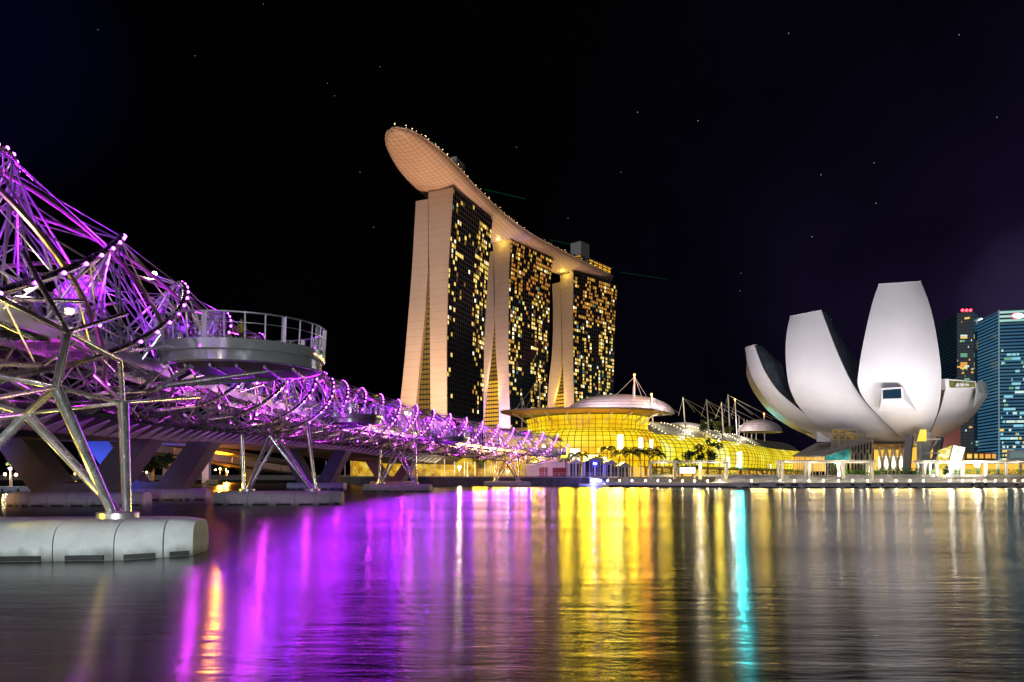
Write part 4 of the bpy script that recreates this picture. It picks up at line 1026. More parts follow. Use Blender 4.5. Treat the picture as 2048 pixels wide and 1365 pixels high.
MB().hexa([G(1052, 224, 2.96), G(1138, 222, 2.96), G(1138, 232, 2.96), G(1052, 234, 2.96), G(1052, 224, 6.4), G(1138, 222, 8.6), G(1138, 232, 8.6), G(1052, 234, 6.4)]).build("wall", M['pink'], pk)
MB().beam(G(1046, 223, 6.4), G(1142, 221, 9.0), 2.5, .35).build("roof", M['white'], pk)
M['red'] = mat("dark_red_door", (.16, .012, .02), .5)
for px in (1087, 1118): MB().box(G(px, 222.3, 4.4), (2.6 if px == 1087 else 4.2, .5, 2.8)).build("door", M['red'], pk)
spot(G(1092, 212, 3.4), G(1092, 223, 6), 2600, (1, .55, .85), 130)
for i, (px, w_, lab) in enumerate(((1152, 4.6, "grey gabled marquee at the left end of the tent row"), (1190, 7.0, "grey gabled marquee with blue lit sign above the moored boat"), (1222, 5.0, "grey gabled marquee right of the blue sign"), (1250, 4.6, "low grey marquee at the right end of the tent row"))):
    D = 217 - i * 2; c = G(px, D, 2.95); hh = (4.2, 4.8, 3.8, 3.0)[i]
    t = thing("marquee", lab, "marquee", c, "row of grey marquees on the terrace")
    MB().loft([[c + Vector((x, y, z)) for x, z in ((-w_ / 2, hh - .05), (0, hh + 1.5), (w_ / 2, hh - .05))] for y in (0, 7)], close=True).build("roof", M['pink'] if i == 0 else M['grey'], t)
    MB().box(c + Vector((0, 6.8, hh / 2)), (w_, .2, hh)).build("back_wall", M['dark'], t)
    for k in range(5): MB().box(c + Vector((-w_ / 2 + .2 + k * (w_ - .4) / 4, .1, hh / 2)), (.16 if k % 2 else .5, .16, hh)).build("post", M['white'], t)
sg = thing("sign", "blue lit square sign with white oval mark above the moored boat", "sign", G(1190, 212.4, 6.2))
MB().box(G(1190, 212.4, 7.0), (2.0, .2, 1.6)).build("panel", mat("blue_sign_glow", (.02, .03, .3), .4, emit=(.02, .03, .9), estr=1.2), sg)
b = MB(); b.loft([[G(1190, 212.25 - d, 7.0) + Vector((.62 * math.cos(2 * math.pi * k / 16), 0, .30 * math.sin(2 * math.pi * k / 16) + .06 * math.cos(6 * math.pi * k / 16))) for k in range(16)] for d in (0, .06)]); b.build("oval_mark", mat("white_sign_glow", (.8, .8, .8), .4, emit=(.9, .95, 1), estr=4), sg)
for dx in (-.9, .9): MB().tube([G(1190, 212.4, 2.9) + Vector((dx, 0, 0)), G(1190, 212.4, 6.3) + Vector((dx, 0, 0))], .1, 6).build("post", M['grey'], sg)
point(G(1190, 210.5, 6.0), 900, (.08, .08, 1), .4)
tr = thing("terrace_railing", "tall thin white railing posts along the top of the stone seawall", "railing", Vector((8, 205, 2.95)))
pts_ = [Vector((x, y + 1.2, 2.95)) for x, y in [(-52, 232), (-22, 211), (12, 204), (31, 199), (52, 192.6)]]
b = MB()
for dz in (.55, 1.1): b.tube([p + Z * dz for p in pts_], .035, 5)
b.build("rail", M['white'], tr)
acc = 0
for a, c in zip(pts_, pts_[1:]):
    n_ = int((c - a).length / 2.1)
    for k in range(n_): q = a.lerp(c, k / n_); MB().beam(q, q + Z * (1.15 if (k % 3) else 3.6), .09, .09).build("post", M['white'], tr)
for i, (px, py, D, lab) in enumerate(((919, 935, 216, "bright white globe lamp on the restaurant terrace left of the last footbridge pier"), (1016, 943, 214, "small white terrace lamp between the legs of the farthest pier"))):
    c = P(px, py, D); t = thing("terrace_lamp", lab, "lamp", Vector((c.x, c.y, 2.95)), "lamps on the restaurant terrace")
    MB().tube([Vector((c.x, c.y, 2.9)), c], .07, 6).build("pole", M['white'], t); MB().ball(c, .42 if i == 0 else .22, 8, 6).build("lamp_globe", M['bulb_white'], t)
    point(c - Vector((0, .7, 0)), 5000 if i == 0 else 900, (1, .82, .42), .4)
tree("leafy yellow-green tree lit by the restaurant under the footbridge end", G(955, 222, 2.95), 6.8, 3.4, 900, 70, .32, YGRN, None, base=.35)

# ================================================================== PALMS AND PROMENADE TREES
def palm(label, loc, h, seed, nf=17, fl=3.3):
    rnd = random.Random(seed); loc = Vector(loc)
    t = thing("palm_tree", label, "palm tree", loc, "palms in front of the yellow mall")
    lx, ly = rnd.uniform(-.35, .35), rnd.uniform(-.3, .3); top = loc + Vector((lx, ly, h))
    MB().tube([loc - Z * .1, loc + Vector((lx * .3, ly * .3, h * .5)), top], .17, 8, .11).build("trunk", M['bark'], t, True)
    b = MB()
    for i in range(nf):
        a = 2 * math.pi * i / nf + rnd.uniform(-.2, .2); up = rnd.uniform(.1, 1.9); L_ = fl * rnd.uniform(.8, 1.1); d = Vector((math.cos(a), math.sin(a), 0)); side = Vector((-d.y, d.x, 0)); prev = None
        pts = []
        for k in range(9):
            s_ = k / 8; pts.append(top + d * (L_ * s_ * (1 - .18 * s_ * s_)) + Z * (L_ * (up * s_ - (.55 + up * .75) * s_ * s_)))
        b.tube(pts, .035, 4, .012)
        for k in range(1, 9):
            for q in (0, .5):
                p = pts[k - 1].lerp(pts[k], q + .25); ll = .75 * math.sin(math.pi * (.12 + .8 * (k - 1 + q) / 8)) + .12
                for s_ in (-1, 1):
                    tip = p + side * (s_ * ll * .8) + d * ll * .35 - Z * ll * rnd.uniform(.35, .75)
                    b.poly(p - d * .13, p + d * .13, tip)
    b.build("crown", DGRN, t)
    return t
for i, (px, pyt, D, lab) in enumerate([(1132, 912, 222, "lowest palm at the left end of the row beside the footbridge end"), (1150, 906, 219, "small palm left of the blue sign, second from the left"), (1166, 905, 221, "small bushy palm just left of the blue sign"), (1192, 911, 223, "short palm directly behind the blue sign"), (1213, 893, 214, "tallest palm right of the blue sign"), (1238, 901, 216, "slender palm right of the tallest one"), (1259, 898, 213, "palm in the middle of the right hand group with straight stem"), (1266, 902, 219, "shorter palm half hidden beside the middle palm"), (1282, 897, 213, "full crowned palm left of the white pergola"), (1290, 900, 222, "palm half hidden behind the full crowned one"), (1305, 895, 216, "palm leaning at the left end of the white pergola"), (1313, 905, 214, "last short palm above the white pergola")]):
    zt = CH + (HY - pyt) / F * D - 1.0; palm(lab, G(px, D, 2.95), zt - 2.95, 100 + i, 17, 3.5 if i > 3 else 2.9)
tree("open leafy tree silhouetted against the yellow glass vault behind the first pergola", G(1416, 206, 2.95), 11.3, 4.6, 1500, 81, .30, DGRN, "trees on the promenade", .2, base=.25)
tree("low spreading dark tree left of the open leafy one", G(1385, 205, 2.95), 7.4, 4.2, 1300, 82, .28, DGRN, "trees on the promenade", .16, base=.2)
tree("small bright shrub-like tree between the palms and the dark tree", G(1356, 206, 2.95), 5.6, 2.0, 600, 83, .25, GRN, "trees on the promenade", .12, base=.2)
tree("small round conifer-like bush tree in front of the teal lit glass", G(1666, 184, 2.95), 3.6, 1.6, 700, 84, .2, GRN, "trees on the promenade", .1, base=.1)
tree("small bright bush tree in front of the white glass pavilion", G(1893, 184.5, 2.95), 2.9, 1.3, 500, 85, .18, GRN, "trees on the promenade", .1, base=.1)

# ================================================================== PROMENADE
M['wallpaint'] = mat("pale_promenade_wall", (.52, .53, .55), .65, var=.18, vscale=.6)
bw = thing("boardwalk", "long pale waterside boardwalk with low wall below the white museum", "boardwalk", Vector((100, 180, 0)))
bp_ = [Vector((54, 184.5, 0)), Vector((62, 180.5, 0)), Vector((80, 178, 0)), Vector((108, 179, 0)), Vector((140, 183, 0)), Vector((220, 190, 0))]
def along(pts, prof): 
    out = []
    for i, p in enumerate(pts):
        t = (pts[min(i + 1, len(pts) - 1)] - pts[max(i - 1, 0)]).normalized(); nr = Vector((t.y, -t.x, 0)); out.append([p + nr * u + Z * z for u, z in prof])
    return out
MB().loft(along(bp_, [(0, .35), (0, 1.25), (-9, 1.25), (-9, .35)])).build("front_wall", M['wallpaint'], bw)
MB().loft(along(bp_, [(.3, 1.26), (.3, 1.52), (-9, 1.52), (-9, 1.26)])).build("deck_edge", M['white'], bw)
MB().loft(along(bp_, [(-4.2, 1.53), (-4.2, 1.95), (-4.9, 1.95), (-4.9, 2.3), (-5.6, 2.3), (-5.6, 2.9), (-9, 2.9), (-9, 1.53)])).build("steps", M['wallpaint'], bw)
b = MB()
tot = sum((c - a).length for a, c in zip(bp_, bp_[1:]))
def bpt(d):
    for a, c in zip(bp_, bp_[1:]):
        l_ = (c - a).length
        if d <= l_: t = (c - a).normalized(); return a.lerp(c, d / l_), Vector((t.y, -t.x, 0)), t
        d -= l_
    return bp_[-1], Vector((0, -1, 0)), Vector((1, 0, 0))
for k in range(int(tot / 5.2)):
    p, nr, t = bpt(2 + k * 5.2); MB().box(p + nr * .1 + Z * .1, (.9, .9, .9)).build("pile", M['wallpaint'], bw)
rnd = random.Random(9)
for k in range(46):
    d = 6 + rnd.random() * 90; p, nr, t = bpt(d); MB().box(p + nr * .03 + Z * .85, (rnd.choice((.18, .3, .9)), .1, .52), math.atan2(t.y, t.x)).build("vent", M['dark'], bw)
def lamp_px(px, D, z, lab, wt=260, col=(1, .70, .22)):
    c = G(px, D, z); t = thing("bollard_lamp", lab, "lamp", Vector((c.x, c.y, z - .45)), "row of small waterside lamps")
    MB().tube([c - Z * .5, c], .07, 6).build("post", M['grey'], t); MB().ball(c, .21, 8, 6).build("lamp_head", M['bulb_white'], t)
    point(c - Vector((0, .35, 0)), wt, col, .2)
LAB = "small bright warm lamp in the evenly spaced row along the waterside edge"
for px in (1503, 1560, 1589, 1618, 1647, 1677, 1705, 1735, 1763, 1792, 1820, 1847, 1900, 1925, 1948, 1970, 1991, 2011, 2029, 2046):
    tt = min(((bpt(d)[0] + bpt(d)[1] * -.4).x / (bpt(d)[0] + bpt(d)[1] * -.4).y - (px - 1024) / F) ** 2 * 1e6 + d * 1e-9 + (0, 0)[0] + 0 * d or 0 for d in [0]) if False else None
    dd = min([k * .25 for k in range(int(tot * 4))], key=lambda d: abs((bpt(d)[0] + bpt(d)[1] * -.3).x / (bpt(d)[0] + bpt(d)[1] * -.3).y - (px - 1024) / F))
    q = bpt(dd)[0] + bpt(dd)[1] * -.3; lamp_px(px, q.y, 1.98, LAB)
# floating jetty with white truss gangway
jt = thing("jetty", "low floating jetty with white truss gangway between the boat and the boardwalk", "jetty", Vector((45, 190, 0)))
j0, j1 = G(1212, 196, 0), G(1452, 181.5, 0); jn = (j1 - j0).normalized(); jr = Vector((jn.y, -jn.x, 0))
MB().loft([[p + jr * u + Z * z for u, z in ((0, .55), (0, 1.35), (-3.2, 1.35), (-3.2, .55))] for p in (j0, j1)]).build("deck", M['wallpaint'], jt)
MB().loft([[p + jr * u + Z * z for u, z in ((-.3, -.4), (-.3, .54), (-3, .54), (-3, -.4))] for p in (j0 + jn, j1 - jn)]).build("float", M['dark'], jt)
b = MB(); g0, g1 = P(1287, 967, 186.5), P(1341, 967, 184.0)
n_ = 9
for k in range(n_):
    a, c = g0.lerp(g1, k / n_), g0.lerp(g1, (k + 1) / n_); m_ = (a + c) / 2 + Z * 1.15
    b.beam(a, m_, .1, .1); b.beam(m_, c, .1, .1)
b.beam(g0, g1, .12, .12); b.beam(g0.lerp(g1, .055) + Z * 1.15, g0.lerp(g1, .945) + Z * 1.15, .12, .12)
b.build("truss", M['white'], jt)
for px in (1215.4, 1239.5, 1264, 1291, 1315.6, 1340, 1365, 1389, 1415, 1439):
    f_ = (px - 1212) / (1452 - 1212); D = 196 + (181.5 - 196) * f_ + .6; lamp_px(px, D, 1.85, LAB, 330 if px > 1345 else 200)
# pergolas
def pergola(label, a, c, posts, depth=3.2, h=4.4):
    t = thing("pergola", label, "pergola", (a + c) / 2, "white pergolas along the boardwalk"); d = (c - a).normalized(); nr = Vector((d.y, -d.x, 0)); rz = math.atan2(d.y, d.x)
    for k, f_ in enumerate(posts):
        q = a.lerp(c, f_); MB().box(q + Z * (h / 2), (.62, .62, h), rz).build("post", M['white'], t)
        MB().box(q - nr * depth * .8 + Z * (h / 2), (.55, .55, h), rz).build("post", M['white'], t)
    for u in (0, -depth * .8): MB().beam(a + nr * u + Z * (h + .16), c + nr * u + Z * (h + .16), .22, .34).build("beam", M['white'], t)
    b = MB(); L_ = (c - a).length
    for k in range(int(L_ / .75)): q = a + d * (k * .75 + .2); b.beam(q + nr * .7 + Z * (h + .48), q - nr * (depth + .2) + d * .5 + Z * (h + .48), .14, .26)
    b.build("slat_roof", M['white'], t)
    MB().beam(a - nr * 1 + Z * (h + .7), c - nr * 1 + Z * (h + .7), depth + 1.2, .05).build("roof_sheet", M['white'], t)
pergola("left white pergola with slatted roof beside the palms", G(1298, 188, 2.3), G(1458, 184.5, 2.3), (.02, .33, .65, .97))
pergola("middle white pergola with slatted roof in front of the museum entrance", G(1558, 183.5, 2.3), G(1752, 184, 2.3), (.03, .31, .66, .96))
pergola("right white pergola running out of the picture below the skyscrapers", G(1840, 185.5, 2.3), G(2110, 190, 2.3), (.03, .12, .31, .48, .63, .8, .97))
scr = thing("display_panel", "glowing white information screen under the left pergola", "screen", G(1373, 187, 2.5))
MB().box(G(1373, 187, 4.7), (5.2, .3, 1.9)).build("frame", M['grey'], scr); MB().box(G(1375, 186.8, 4.7), (4.2, .1, 1.6)).build("screen", M['white_win'], scr)
for px in (1357, 1390): MB().box(G(px, 187, 3.2), (.3, .3, 1.4)).build("leg", M['grey'], scr)
for px, D in ((1325, 186), (1400, 184), (1432, 184), (1580, 182.5), (1628, 182.5), (1676, 182.5), (1724, 182.5), (1790, 184), (1860, 184.5), (1900, 185), (1945, 185.5), (1990, 186.5), (2035, 187.5)):
    point(G(px, D, 6.0), 170, (1, .93, .76), .25)
# boardwalk railing
rl = thing("railing", "low metal railing along the back of the boardwalk", "railing", Vector((100, 184, 2.3)))
b = MB(); q_ = [bpt(d) for d in [2 + k * 1.6 for k in range(int(tot / 1.6))]]
for dz in (.35, .7, 1.0): b.tube([p - nr * 5.3 + Z * (2.3 + dz) for p, nr, t in q_], .03, 4)
b.build("rail", M['steel_thin'], rl)
b = MB()
for p, nr, t in q_[:100]: b.beam(p - nr * 5.3 + Z * 2.3, p - nr * 5.3 + Z * 3.35, .06, .06)
b.build("posts", M['steel_thin'], rl, kind="stuff")
HGRN = leaf_mat("bright_hedge_leaves", (.10, .24, .03))
# hedges in planters
def hedge(label, px0, px1, D, z, h, seed):
    rnd = random.Random(seed); a, c = G(px0, D, z), G(px1, D, z); t = thing("planter_hedge", label, "hedge", (a + c) / 2, "clipped hedges in planters on the promenade")
    MB().box((a + c) / 2 + Z * .3, ((c - a).length, 1.5, .6)).build("planter", M['wallpaint'], t)
    b = MB()
    for k in range(int((c - a).length * 75)):
        p = a.lerp(c, rnd.random()) + Vector((0, rnd.uniform(-.75, .75), rnd.uniform(.55, 1.1 + h * rnd.uniform(.6, 1.05)))); s_ = rnd.uniform(.12, .26)
        x = Vector((rnd.gauss(0, 1), rnd.gauss(0, 1), rnd.gauss(0, 1))).normalized(); y = x.orthogonal().normalized(); b.poly(p - x * s_, p + y * s_ * .6, p + x * s_, p - y * s_ * .6)
    b.build("foliage", HGRN, t)
for i, (a, c, D, z, h, lab) in enumerate([(1305, 1345, 190, 2.95, 1.2, "short hedge under the left end of the left pergola"), (1410, 1448, 189, 2.95, 1.4, "dark hedge right of the white screen under the left pergola"), (1455, 1556, 188, 2.95, 1.6, "long hedge between the left and middle pergolas"), (1560, 1612, 188, 2.95, 1.0, "hedge at the left end of the middle pergola"), (1688, 1730, 187.5, 2.95, 1.0, "hedge under the right half of the middle pergola"), (1722, 1760, 186.5, 2.7, 1.2, "dense hedge at the right post of the middle pergola"), (1752, 1842, 188, 2.95, 1.6, "long bright hedge in front of the museum columns"), (1850, 1870, 188, 2.95, 1.2, "short hedge at the first posts of the right pergola"), (1905, 1925, 188, 2.95, 1.0, "short hedge right of the white glass pavilion"), (1928, 1962, 188.5, 2.95, 1.3, "hedge below the dark skyscraper"), (1972, 2010, 189, 2.95, 1.3, "hedge below the gap between skyscrapers"), (2014, 2056, 189.5, 2.95, 1.2, "hedge at the right edge of the picture")]):
    hedge(lab, a, c, D, z, h, 200 + i)
# boat
bt = thing("boat", "small white tour boat glowing blue moored at the seawall", "boat", G(1188, 199, 0))
bc = G(1188, 199, 0); bd = Vector((.98, -.2, 0)).normalized(); bn_ = Vector((-bd.y, bd.x, 0))
def bsec(s, w, z): return [bc + bd * s + bn_ * (w * f) + Z * zz for f, zz in ((-1, z), (-.8, .05), (0, -.25), (.8, .05), (1, z))]
MB().loft([bsec(-4.3, 1.1, .95), bsec(-2, 1.45, .9), bsec(1.5, 1.45, .95), bsec(3.4, .8, 1.15), bsec(4.3, .06, 1.35)]).build("hull", M['white'], bt, True)
MB().loft([[bc + bd * s + bn_ * (w * f) + Z * z for f in (-1, 1) for z in ((.9, h) if f < 0 else (h, .9))] for s, w, h in ((-1.2, 1.2, 1.9), (-.9, 1.2, 2.35), (2.2, 1.15, 2.3), (3.1, .8, 1.2))]).build("cabin", mat("cabin_blue_glow", (.05, .05, .4), .4, emit=(.10, .12, 1), estr=1.6), bt)
MB().box(bc + bd * .7 - bn_ * 1.24 + Z * 1.75, (3.0, .12, .55), math.atan2(bd.y, bd.x)).build("window", mat("cabin_window_glow", (.5, .5, .6), .4, emit=(.75, .82, 1), estr=6), bt)
MB().box(bc + bd * .5 + Z * 2.5, (3.6, 2.6, .12), math.atan2(bd.y, bd.x)).build("roof", M['white'], bt)
MB().tube([bc + bd * -1 + Z * 2.5, bc + bd * -1 + Z * 4.2], .05, 5).build("mast", M['white'], bt)
point(bc - bn_ * 2.2 + Z * 1.9, 2600, (.22, .22, 1), .4)

# ================================================================== MUSEUM (white lotus)
M['petal'] = mat("white_petal_skin", (.66, .64, .66), .55, var=.07, vscale=.12, bump=.03, bscale=1.5)
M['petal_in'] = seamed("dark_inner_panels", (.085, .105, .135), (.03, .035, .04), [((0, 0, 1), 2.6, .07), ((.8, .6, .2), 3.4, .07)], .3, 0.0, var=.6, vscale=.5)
M['petal_edge'] = mat("petal_edge", (.20, .20, .22), .6)
mu = thing("museum", "white lotus-shaped museum with tall curved petals on dark columns by the water", "museum", Vector((108, 205, 2.95)))
def DP(py, dd=0.0): return interp([(560, 188), (680, 187), (760, 188.5), (820, 193), (860, 198), (886, 203), (900, 206)], py) + dd
def petal(Lp, Rp, ddl, ddr, bulge, inward, depth, name="petal", n=30, m_=14):
    L3 = smooth_pts([P(x, y, DP(y, ddl)) for x, y in Lp], n + 1); R3 = smooth_pts([P(x, y, DP(y, ddr)) for x, y in Rp], n + 1)
    out = (-Vector(inward)).normalized()
    def o(u, v):
        i = min(int(v * n + 1e-6), n); a, c = L3[i], R3[i]; wd = (c - a).length
        return a.lerp(c, u) + out * (bulge * wd * 4 * u * (1 - u))
    pt = MB().grid(o, m_, n).build(name, M['petal'], mu, 'all')
    inw = Vector(inward).normalized()
    def q(u, v):
        i = min(int(v * n + 1e-6), n); a, c = L3[i], R3[i]; return a.lerp(c, u) + inw * (depth * (1 - v * .3) * min(1, 4 * u * (1 - u) * 1.3) + .05)
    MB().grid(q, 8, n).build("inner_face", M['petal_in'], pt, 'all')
    MB().loft([[o(k / m_, 0) for k in range(m_ + 1)] + [q(1 - k / 8, 0) for k in range(9)], [o(k / m_, 0) + Z * .25 for k in range(m_ + 1)] + [q(1 - k / 8, 0) + Z * .25 for k in range(9)]]).build("tip_rim", M['petal'], pt)
    return pt, L3, R3
A, AL, AR = petal([(1757, 570), (1745, 605), (1733, 655), (1723, 705), (1717, 745), (1716, 772), (1730, 801), (1760, 835), (1792, 865), (1820, 887)],
                  [(1842, 564), (1856, 600), (1867, 640), (1876, 690), (1882, 740), (1882, 785), (1876, 822), (1866, 850), (1856, 872), (1846, 888)], -3, -1, .13, (.05, 1, .25), 5)
B_, BL, BR = petal([(1580, 634), (1574, 662), (1571, 700), (1573, 740), (1579, 775), (1594, 808), (1620, 838), (1655, 862), (1710, 884), (1790, 899)],
                   [(1643, 622), (1657, 660), (1675, 706), (1694, 748), (1714, 782), (1740, 815), (1768, 842), (1795, 864), (1815, 880), (1836, 894)], 2, 0, .13, (.35, 1, .2), 5)
C_, CL, CR = petal([(1490, 697), (1494, 722), (1501, 747), (1512, 770), (1528, 794), (1552, 822), (1585, 847), (1625, 868), (1690, 889), (1770, 903)],
                   [(1509, 691), (1518, 716), (1529, 742), (1543, 765), (1560, 786), (1585, 808), (1618, 834), (1660, 858), (1715, 882), (1790, 902)], 8, 5, .10, (.7, .7, .2), 3)
D_, DL_, DR_ = petal([(1891, 778), (1888, 790), (1884, 806), (1880, 820), (1874, 836), (1868, 850), (1860, 868), (1848, 888)],
                     [(1953, 776), (1951, 790), (1946, 806), (1938, 820), (1926, 836), (1908, 852), (1884, 872), (1852, 890)], 3, 8, .10, (-.4, 1, .2), 4)
# underside of the right petal sweeping up to the faceted tip
def strip(Lp, Rp, dl, dr, name, m_, n=16):
    a = smooth_pts([P(x, y, DP(y, dl)) for x, y in Lp], n + 1); c = smooth_pts([P(x, y, DP(y, dr)) for x, y in Rp], n + 1)
    v = MB(); off = Vector((0, .35, 0))
    v.grid(lambda u, t: a[min(n, int(t * n + 1e-6))].lerp(c[min(n, int(t * n + 1e-6))], u), 6, n)
    v.grid(lambda u, t: a[min(n, int(t * n + 1e-6))].lerp(c[min(n, int(t * n + 1e-6))], u) + off, 6, n)
    return v.build(name, m_, mu, 'all')
strip([(1953, 776), (1951, 790), (1946, 806), (1938, 820), (1926, 836), (1908, 852), (1884, 872), (1852, 890)], [(1966, 768), (1977, 786), (1972, 797), (1957, 820), (1936, 842), (1910, 860), (1884, 876), (1854, 892)], 8.05, 13, "petal_side", M['petal'])
strip([(1490, 697), (1494, 722), (1501, 747), (1512, 770), (1528, 794), (1552, 822), (1585, 847), (1625, 868)], [(1497, 690), (1494, 730), (1494, 750), (1503, 775), (1518, 799), (1542, 827), (1578, 853), (1620, 873)], 8.1, 15, "petal_underside", mat("petal_shadow_side", (.10, .09, .09), .6))  # dark strip beside the left petal, shade put into its colour
# dark glazed inner faces seen between the petals
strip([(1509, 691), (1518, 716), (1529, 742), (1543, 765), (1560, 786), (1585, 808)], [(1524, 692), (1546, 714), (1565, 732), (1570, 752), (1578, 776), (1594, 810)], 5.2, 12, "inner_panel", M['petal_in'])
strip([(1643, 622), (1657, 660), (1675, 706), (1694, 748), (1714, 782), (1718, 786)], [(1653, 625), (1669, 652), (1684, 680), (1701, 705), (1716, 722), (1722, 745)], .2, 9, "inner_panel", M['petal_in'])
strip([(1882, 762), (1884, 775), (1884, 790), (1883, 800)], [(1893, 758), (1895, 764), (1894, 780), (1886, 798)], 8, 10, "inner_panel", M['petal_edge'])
# right petal: glazed head and faceted tip
M['green_glass'] = lit_interior("green_lit_glass", [(.3, (.10, .14, .015)), (.5, (.22, .24, .03)), (.7, (.12, .34, .06))], .9, (.5, .5, .5), 1)
hd = [P(1890, 758, 188), P(1952, 763, 193), P(1953, 777, 195), P(1892, 779, 190)]
bk = [q + Vector((0, 5, .4)) for q in hd]
MB().hexa([hd[3], hd[2], bk[2], bk[3], hd[0], hd[1], bk[1], bk[0]]).build("skylight_box", M['petal'], mu)
f4 = [hd[0].lerp(hd[1], .12).lerp(hd[3].lerp(hd[2], .12), .14), hd[0].lerp(hd[1], .93).lerp(hd[3].lerp(hd[2], .93), .14), hd[0].lerp(hd[1], .93).lerp(hd[3].lerp(hd[2], .93), .86), hd[0].lerp(hd[1], .12).lerp(hd[3].lerp(hd[2], .12), .86)]
fo = Vector((0, -.12, 0))
MB().hexa([f4[3], f4[2], f4[2] + fo, f4[3] + fo, f4[0], f4[1], f4[1] + fo, f4[0] + fo]).build("skylight_glass", M['green_glass'], mu)
b = MB()
for k in range(6): b.beam(f4[0].lerp(f4[1], k / 5) + fo * 1.6, f4[3].lerp(f4[2], k / 5) + fo * 1.6, .12, .12)
b.beam(f4[0].lerp(f4[3], .3) + fo * 1.6, f4[1].lerp(f4[2], .3) + fo * 1.6, .12, .12); b.build("glazing_bar", M['dark'], mu)
M['facet'] = mat("silver_facets", (.60, .66, .68), .4, 0, var=.45, vscale=.35)
fv_ = {k: P(x, y, D) for k, (x, y, D) in dict(a=(1953, 767, 194), b=(1963, 760, 200), c=(1973, 769, 203), d=(1978, 789, 203), e=(1958, 800, 197), f=(1947, 816, 196), g=(1956, 785, 194)).items()}
MB().add([fv_[k] for k in "abcdefg"], [(0, 1, 6), (1, 2, 6), (2, 3, 6), (3, 4, 6), (4, 5, 6), (5, 0, 6)]).build("faceted_tip", M['facet'], mu)
# projecting skylight on the tall petal
o4 = [P(1763, 777, 182.2), P(1805, 774, 182.2), P(1808, 800, 182.2), P(1762, 802, 182.2)]; i4 = [P(1763, 776, 186.5), P(1807, 773, 186.5), P(1833, 823, 187), P(1758, 822, 187)]
sk = MB().hexa([i4[3], i4[2], o4[2], o4[3], i4[0], i4[1], o4[1], o4[0]]).build("skylight_box", M['petal'], mu)
g4 = [P(1766, 781, 182.1), P(1802, 778, 182.1), P(1803, 797, 182.1), P(1766, 798, 182.1)]
MB().hexa([g4[3] + Z * 0, g4[2], g4[2] + Vector((0, .3, 0)), g4[3] + Vector((0, .3, 0)), g4[0], g4[1], g4[1] + Vector((0, .3, 0)), g4[0] + Vector((0, .3, 0))]).build("skylight_glass", mat("deep_blue_glass", (.01, .03, .05), .15), sk)
# bowl closing the base
def bowl(u, v):
    a = 2 * math.pi * u; r_ = 17 * math.sin(v * math.pi / 2); return Vector((112 + r_ * 1.3 * math.cos(a), 211 + r_ * .55 * math.sin(a), 11.6 + 7 * (1 - math.cos(v * math.pi / 2))))
MB().grid(bowl, 32, 8).build("bowl", M['petal'], mu, 'all')
# back petals
petal([(1640, 650), (1630, 720), (1640, 780), (1680, 840), (1740, 880)], [(1660, 648), (1690, 720), (1720, 780), (1760, 840), (1790, 880)], 30, 30, .1, (0, -1, .2), 3)
# columns and lattice base
M['col'] = mat("dark_slanted_column", (.13, .13, .16), .6)
for a, c, w_ in ((P(1819, 872, 193), G(1812, 190, 2.95), 1.75), (P(1880, 876, 197), G(1866, 194, 2.95), 1.6), (P(1734, 880, 199), G(1738, 198, 2.95), 1.0), (P(1690, 880, 200), G(1690, 199, 2.95), 1.0)):
    MB().beam(a, c, w_, w_).build("column", M['col'], mu)
M['lat'] = mat("pale_lattice", (.70, .58, .40), .5)
b = MB()
for k in range(4):
    x0 = 1757 + k * 15; b.beam(P(x0, 893, 199), G(x0 + 13, 199, 2.95), .5, .5); b.beam(P(x0 + 15, 893, 199), G(x0 + 3, 199, 2.95), .5, .5)
b.build("lattice", M['lat'], mu)
MB().grid(lambda u, v: P(1748 + 118 * u, 888 + 54 * v, 206), 12, 6).build("lobby_glass", M['shop_lit'], mu)
MB().hexa([P(1748, 900, 200), P(1812, 900, 200), P(1812, 900, 205), P(1748, 900, 205), P(1748, 888, 200), P(1812, 888, 200), P(1812, 888, 205), P(1748, 888, 205)]).build("lobby_roof", M['soffit_lit'], mu)
MB().grid(lambda u, v: P(1757 + 50 * u, 913 + 28 * v, 204), 8, 4).build("lobby_screen", M['white_win'], mu)
st = thing("stair_tower", "narrow glass stair tower with yellow top under the museum's right side", "tower", G(1850, 190, 2.95))
MB().box(G(1847, 190, 9.2), (2.4, 2.4, 12.4)).build("glass_shaft", mat("frosted_stair_glass", (.34, .35, .36), .3, var=.2), st)
MB().hexa([G(1834, 189, 12.8), G(1853, 188.5, 12.8), G(1853, 191, 12.8), G(1834, 191, 12.8), G(1840, 189, 16), G(1853, 188.5, 16), G(1853, 191, 16), G(1840, 191, 16)]).build("lit_head", mat("yellow_lit_panel", (.4, .35, .1), .5, emit=(.95, .75, .03), estr=.9), st)
for y in (879, 907): MB().box(P(1863, y, 189.5), (3.8, 2, .35)).build("landing", M['white'], st)
MB().beam(P(1856, 904, 190), P(1872, 882, 190), 1.2, .5).build("stair_flight", M['grey'], st)
MB().beam(P(1856, 932, 190), P(1872, 910, 190), 1.2, .5).build("stair_flight", M['grey'], st)
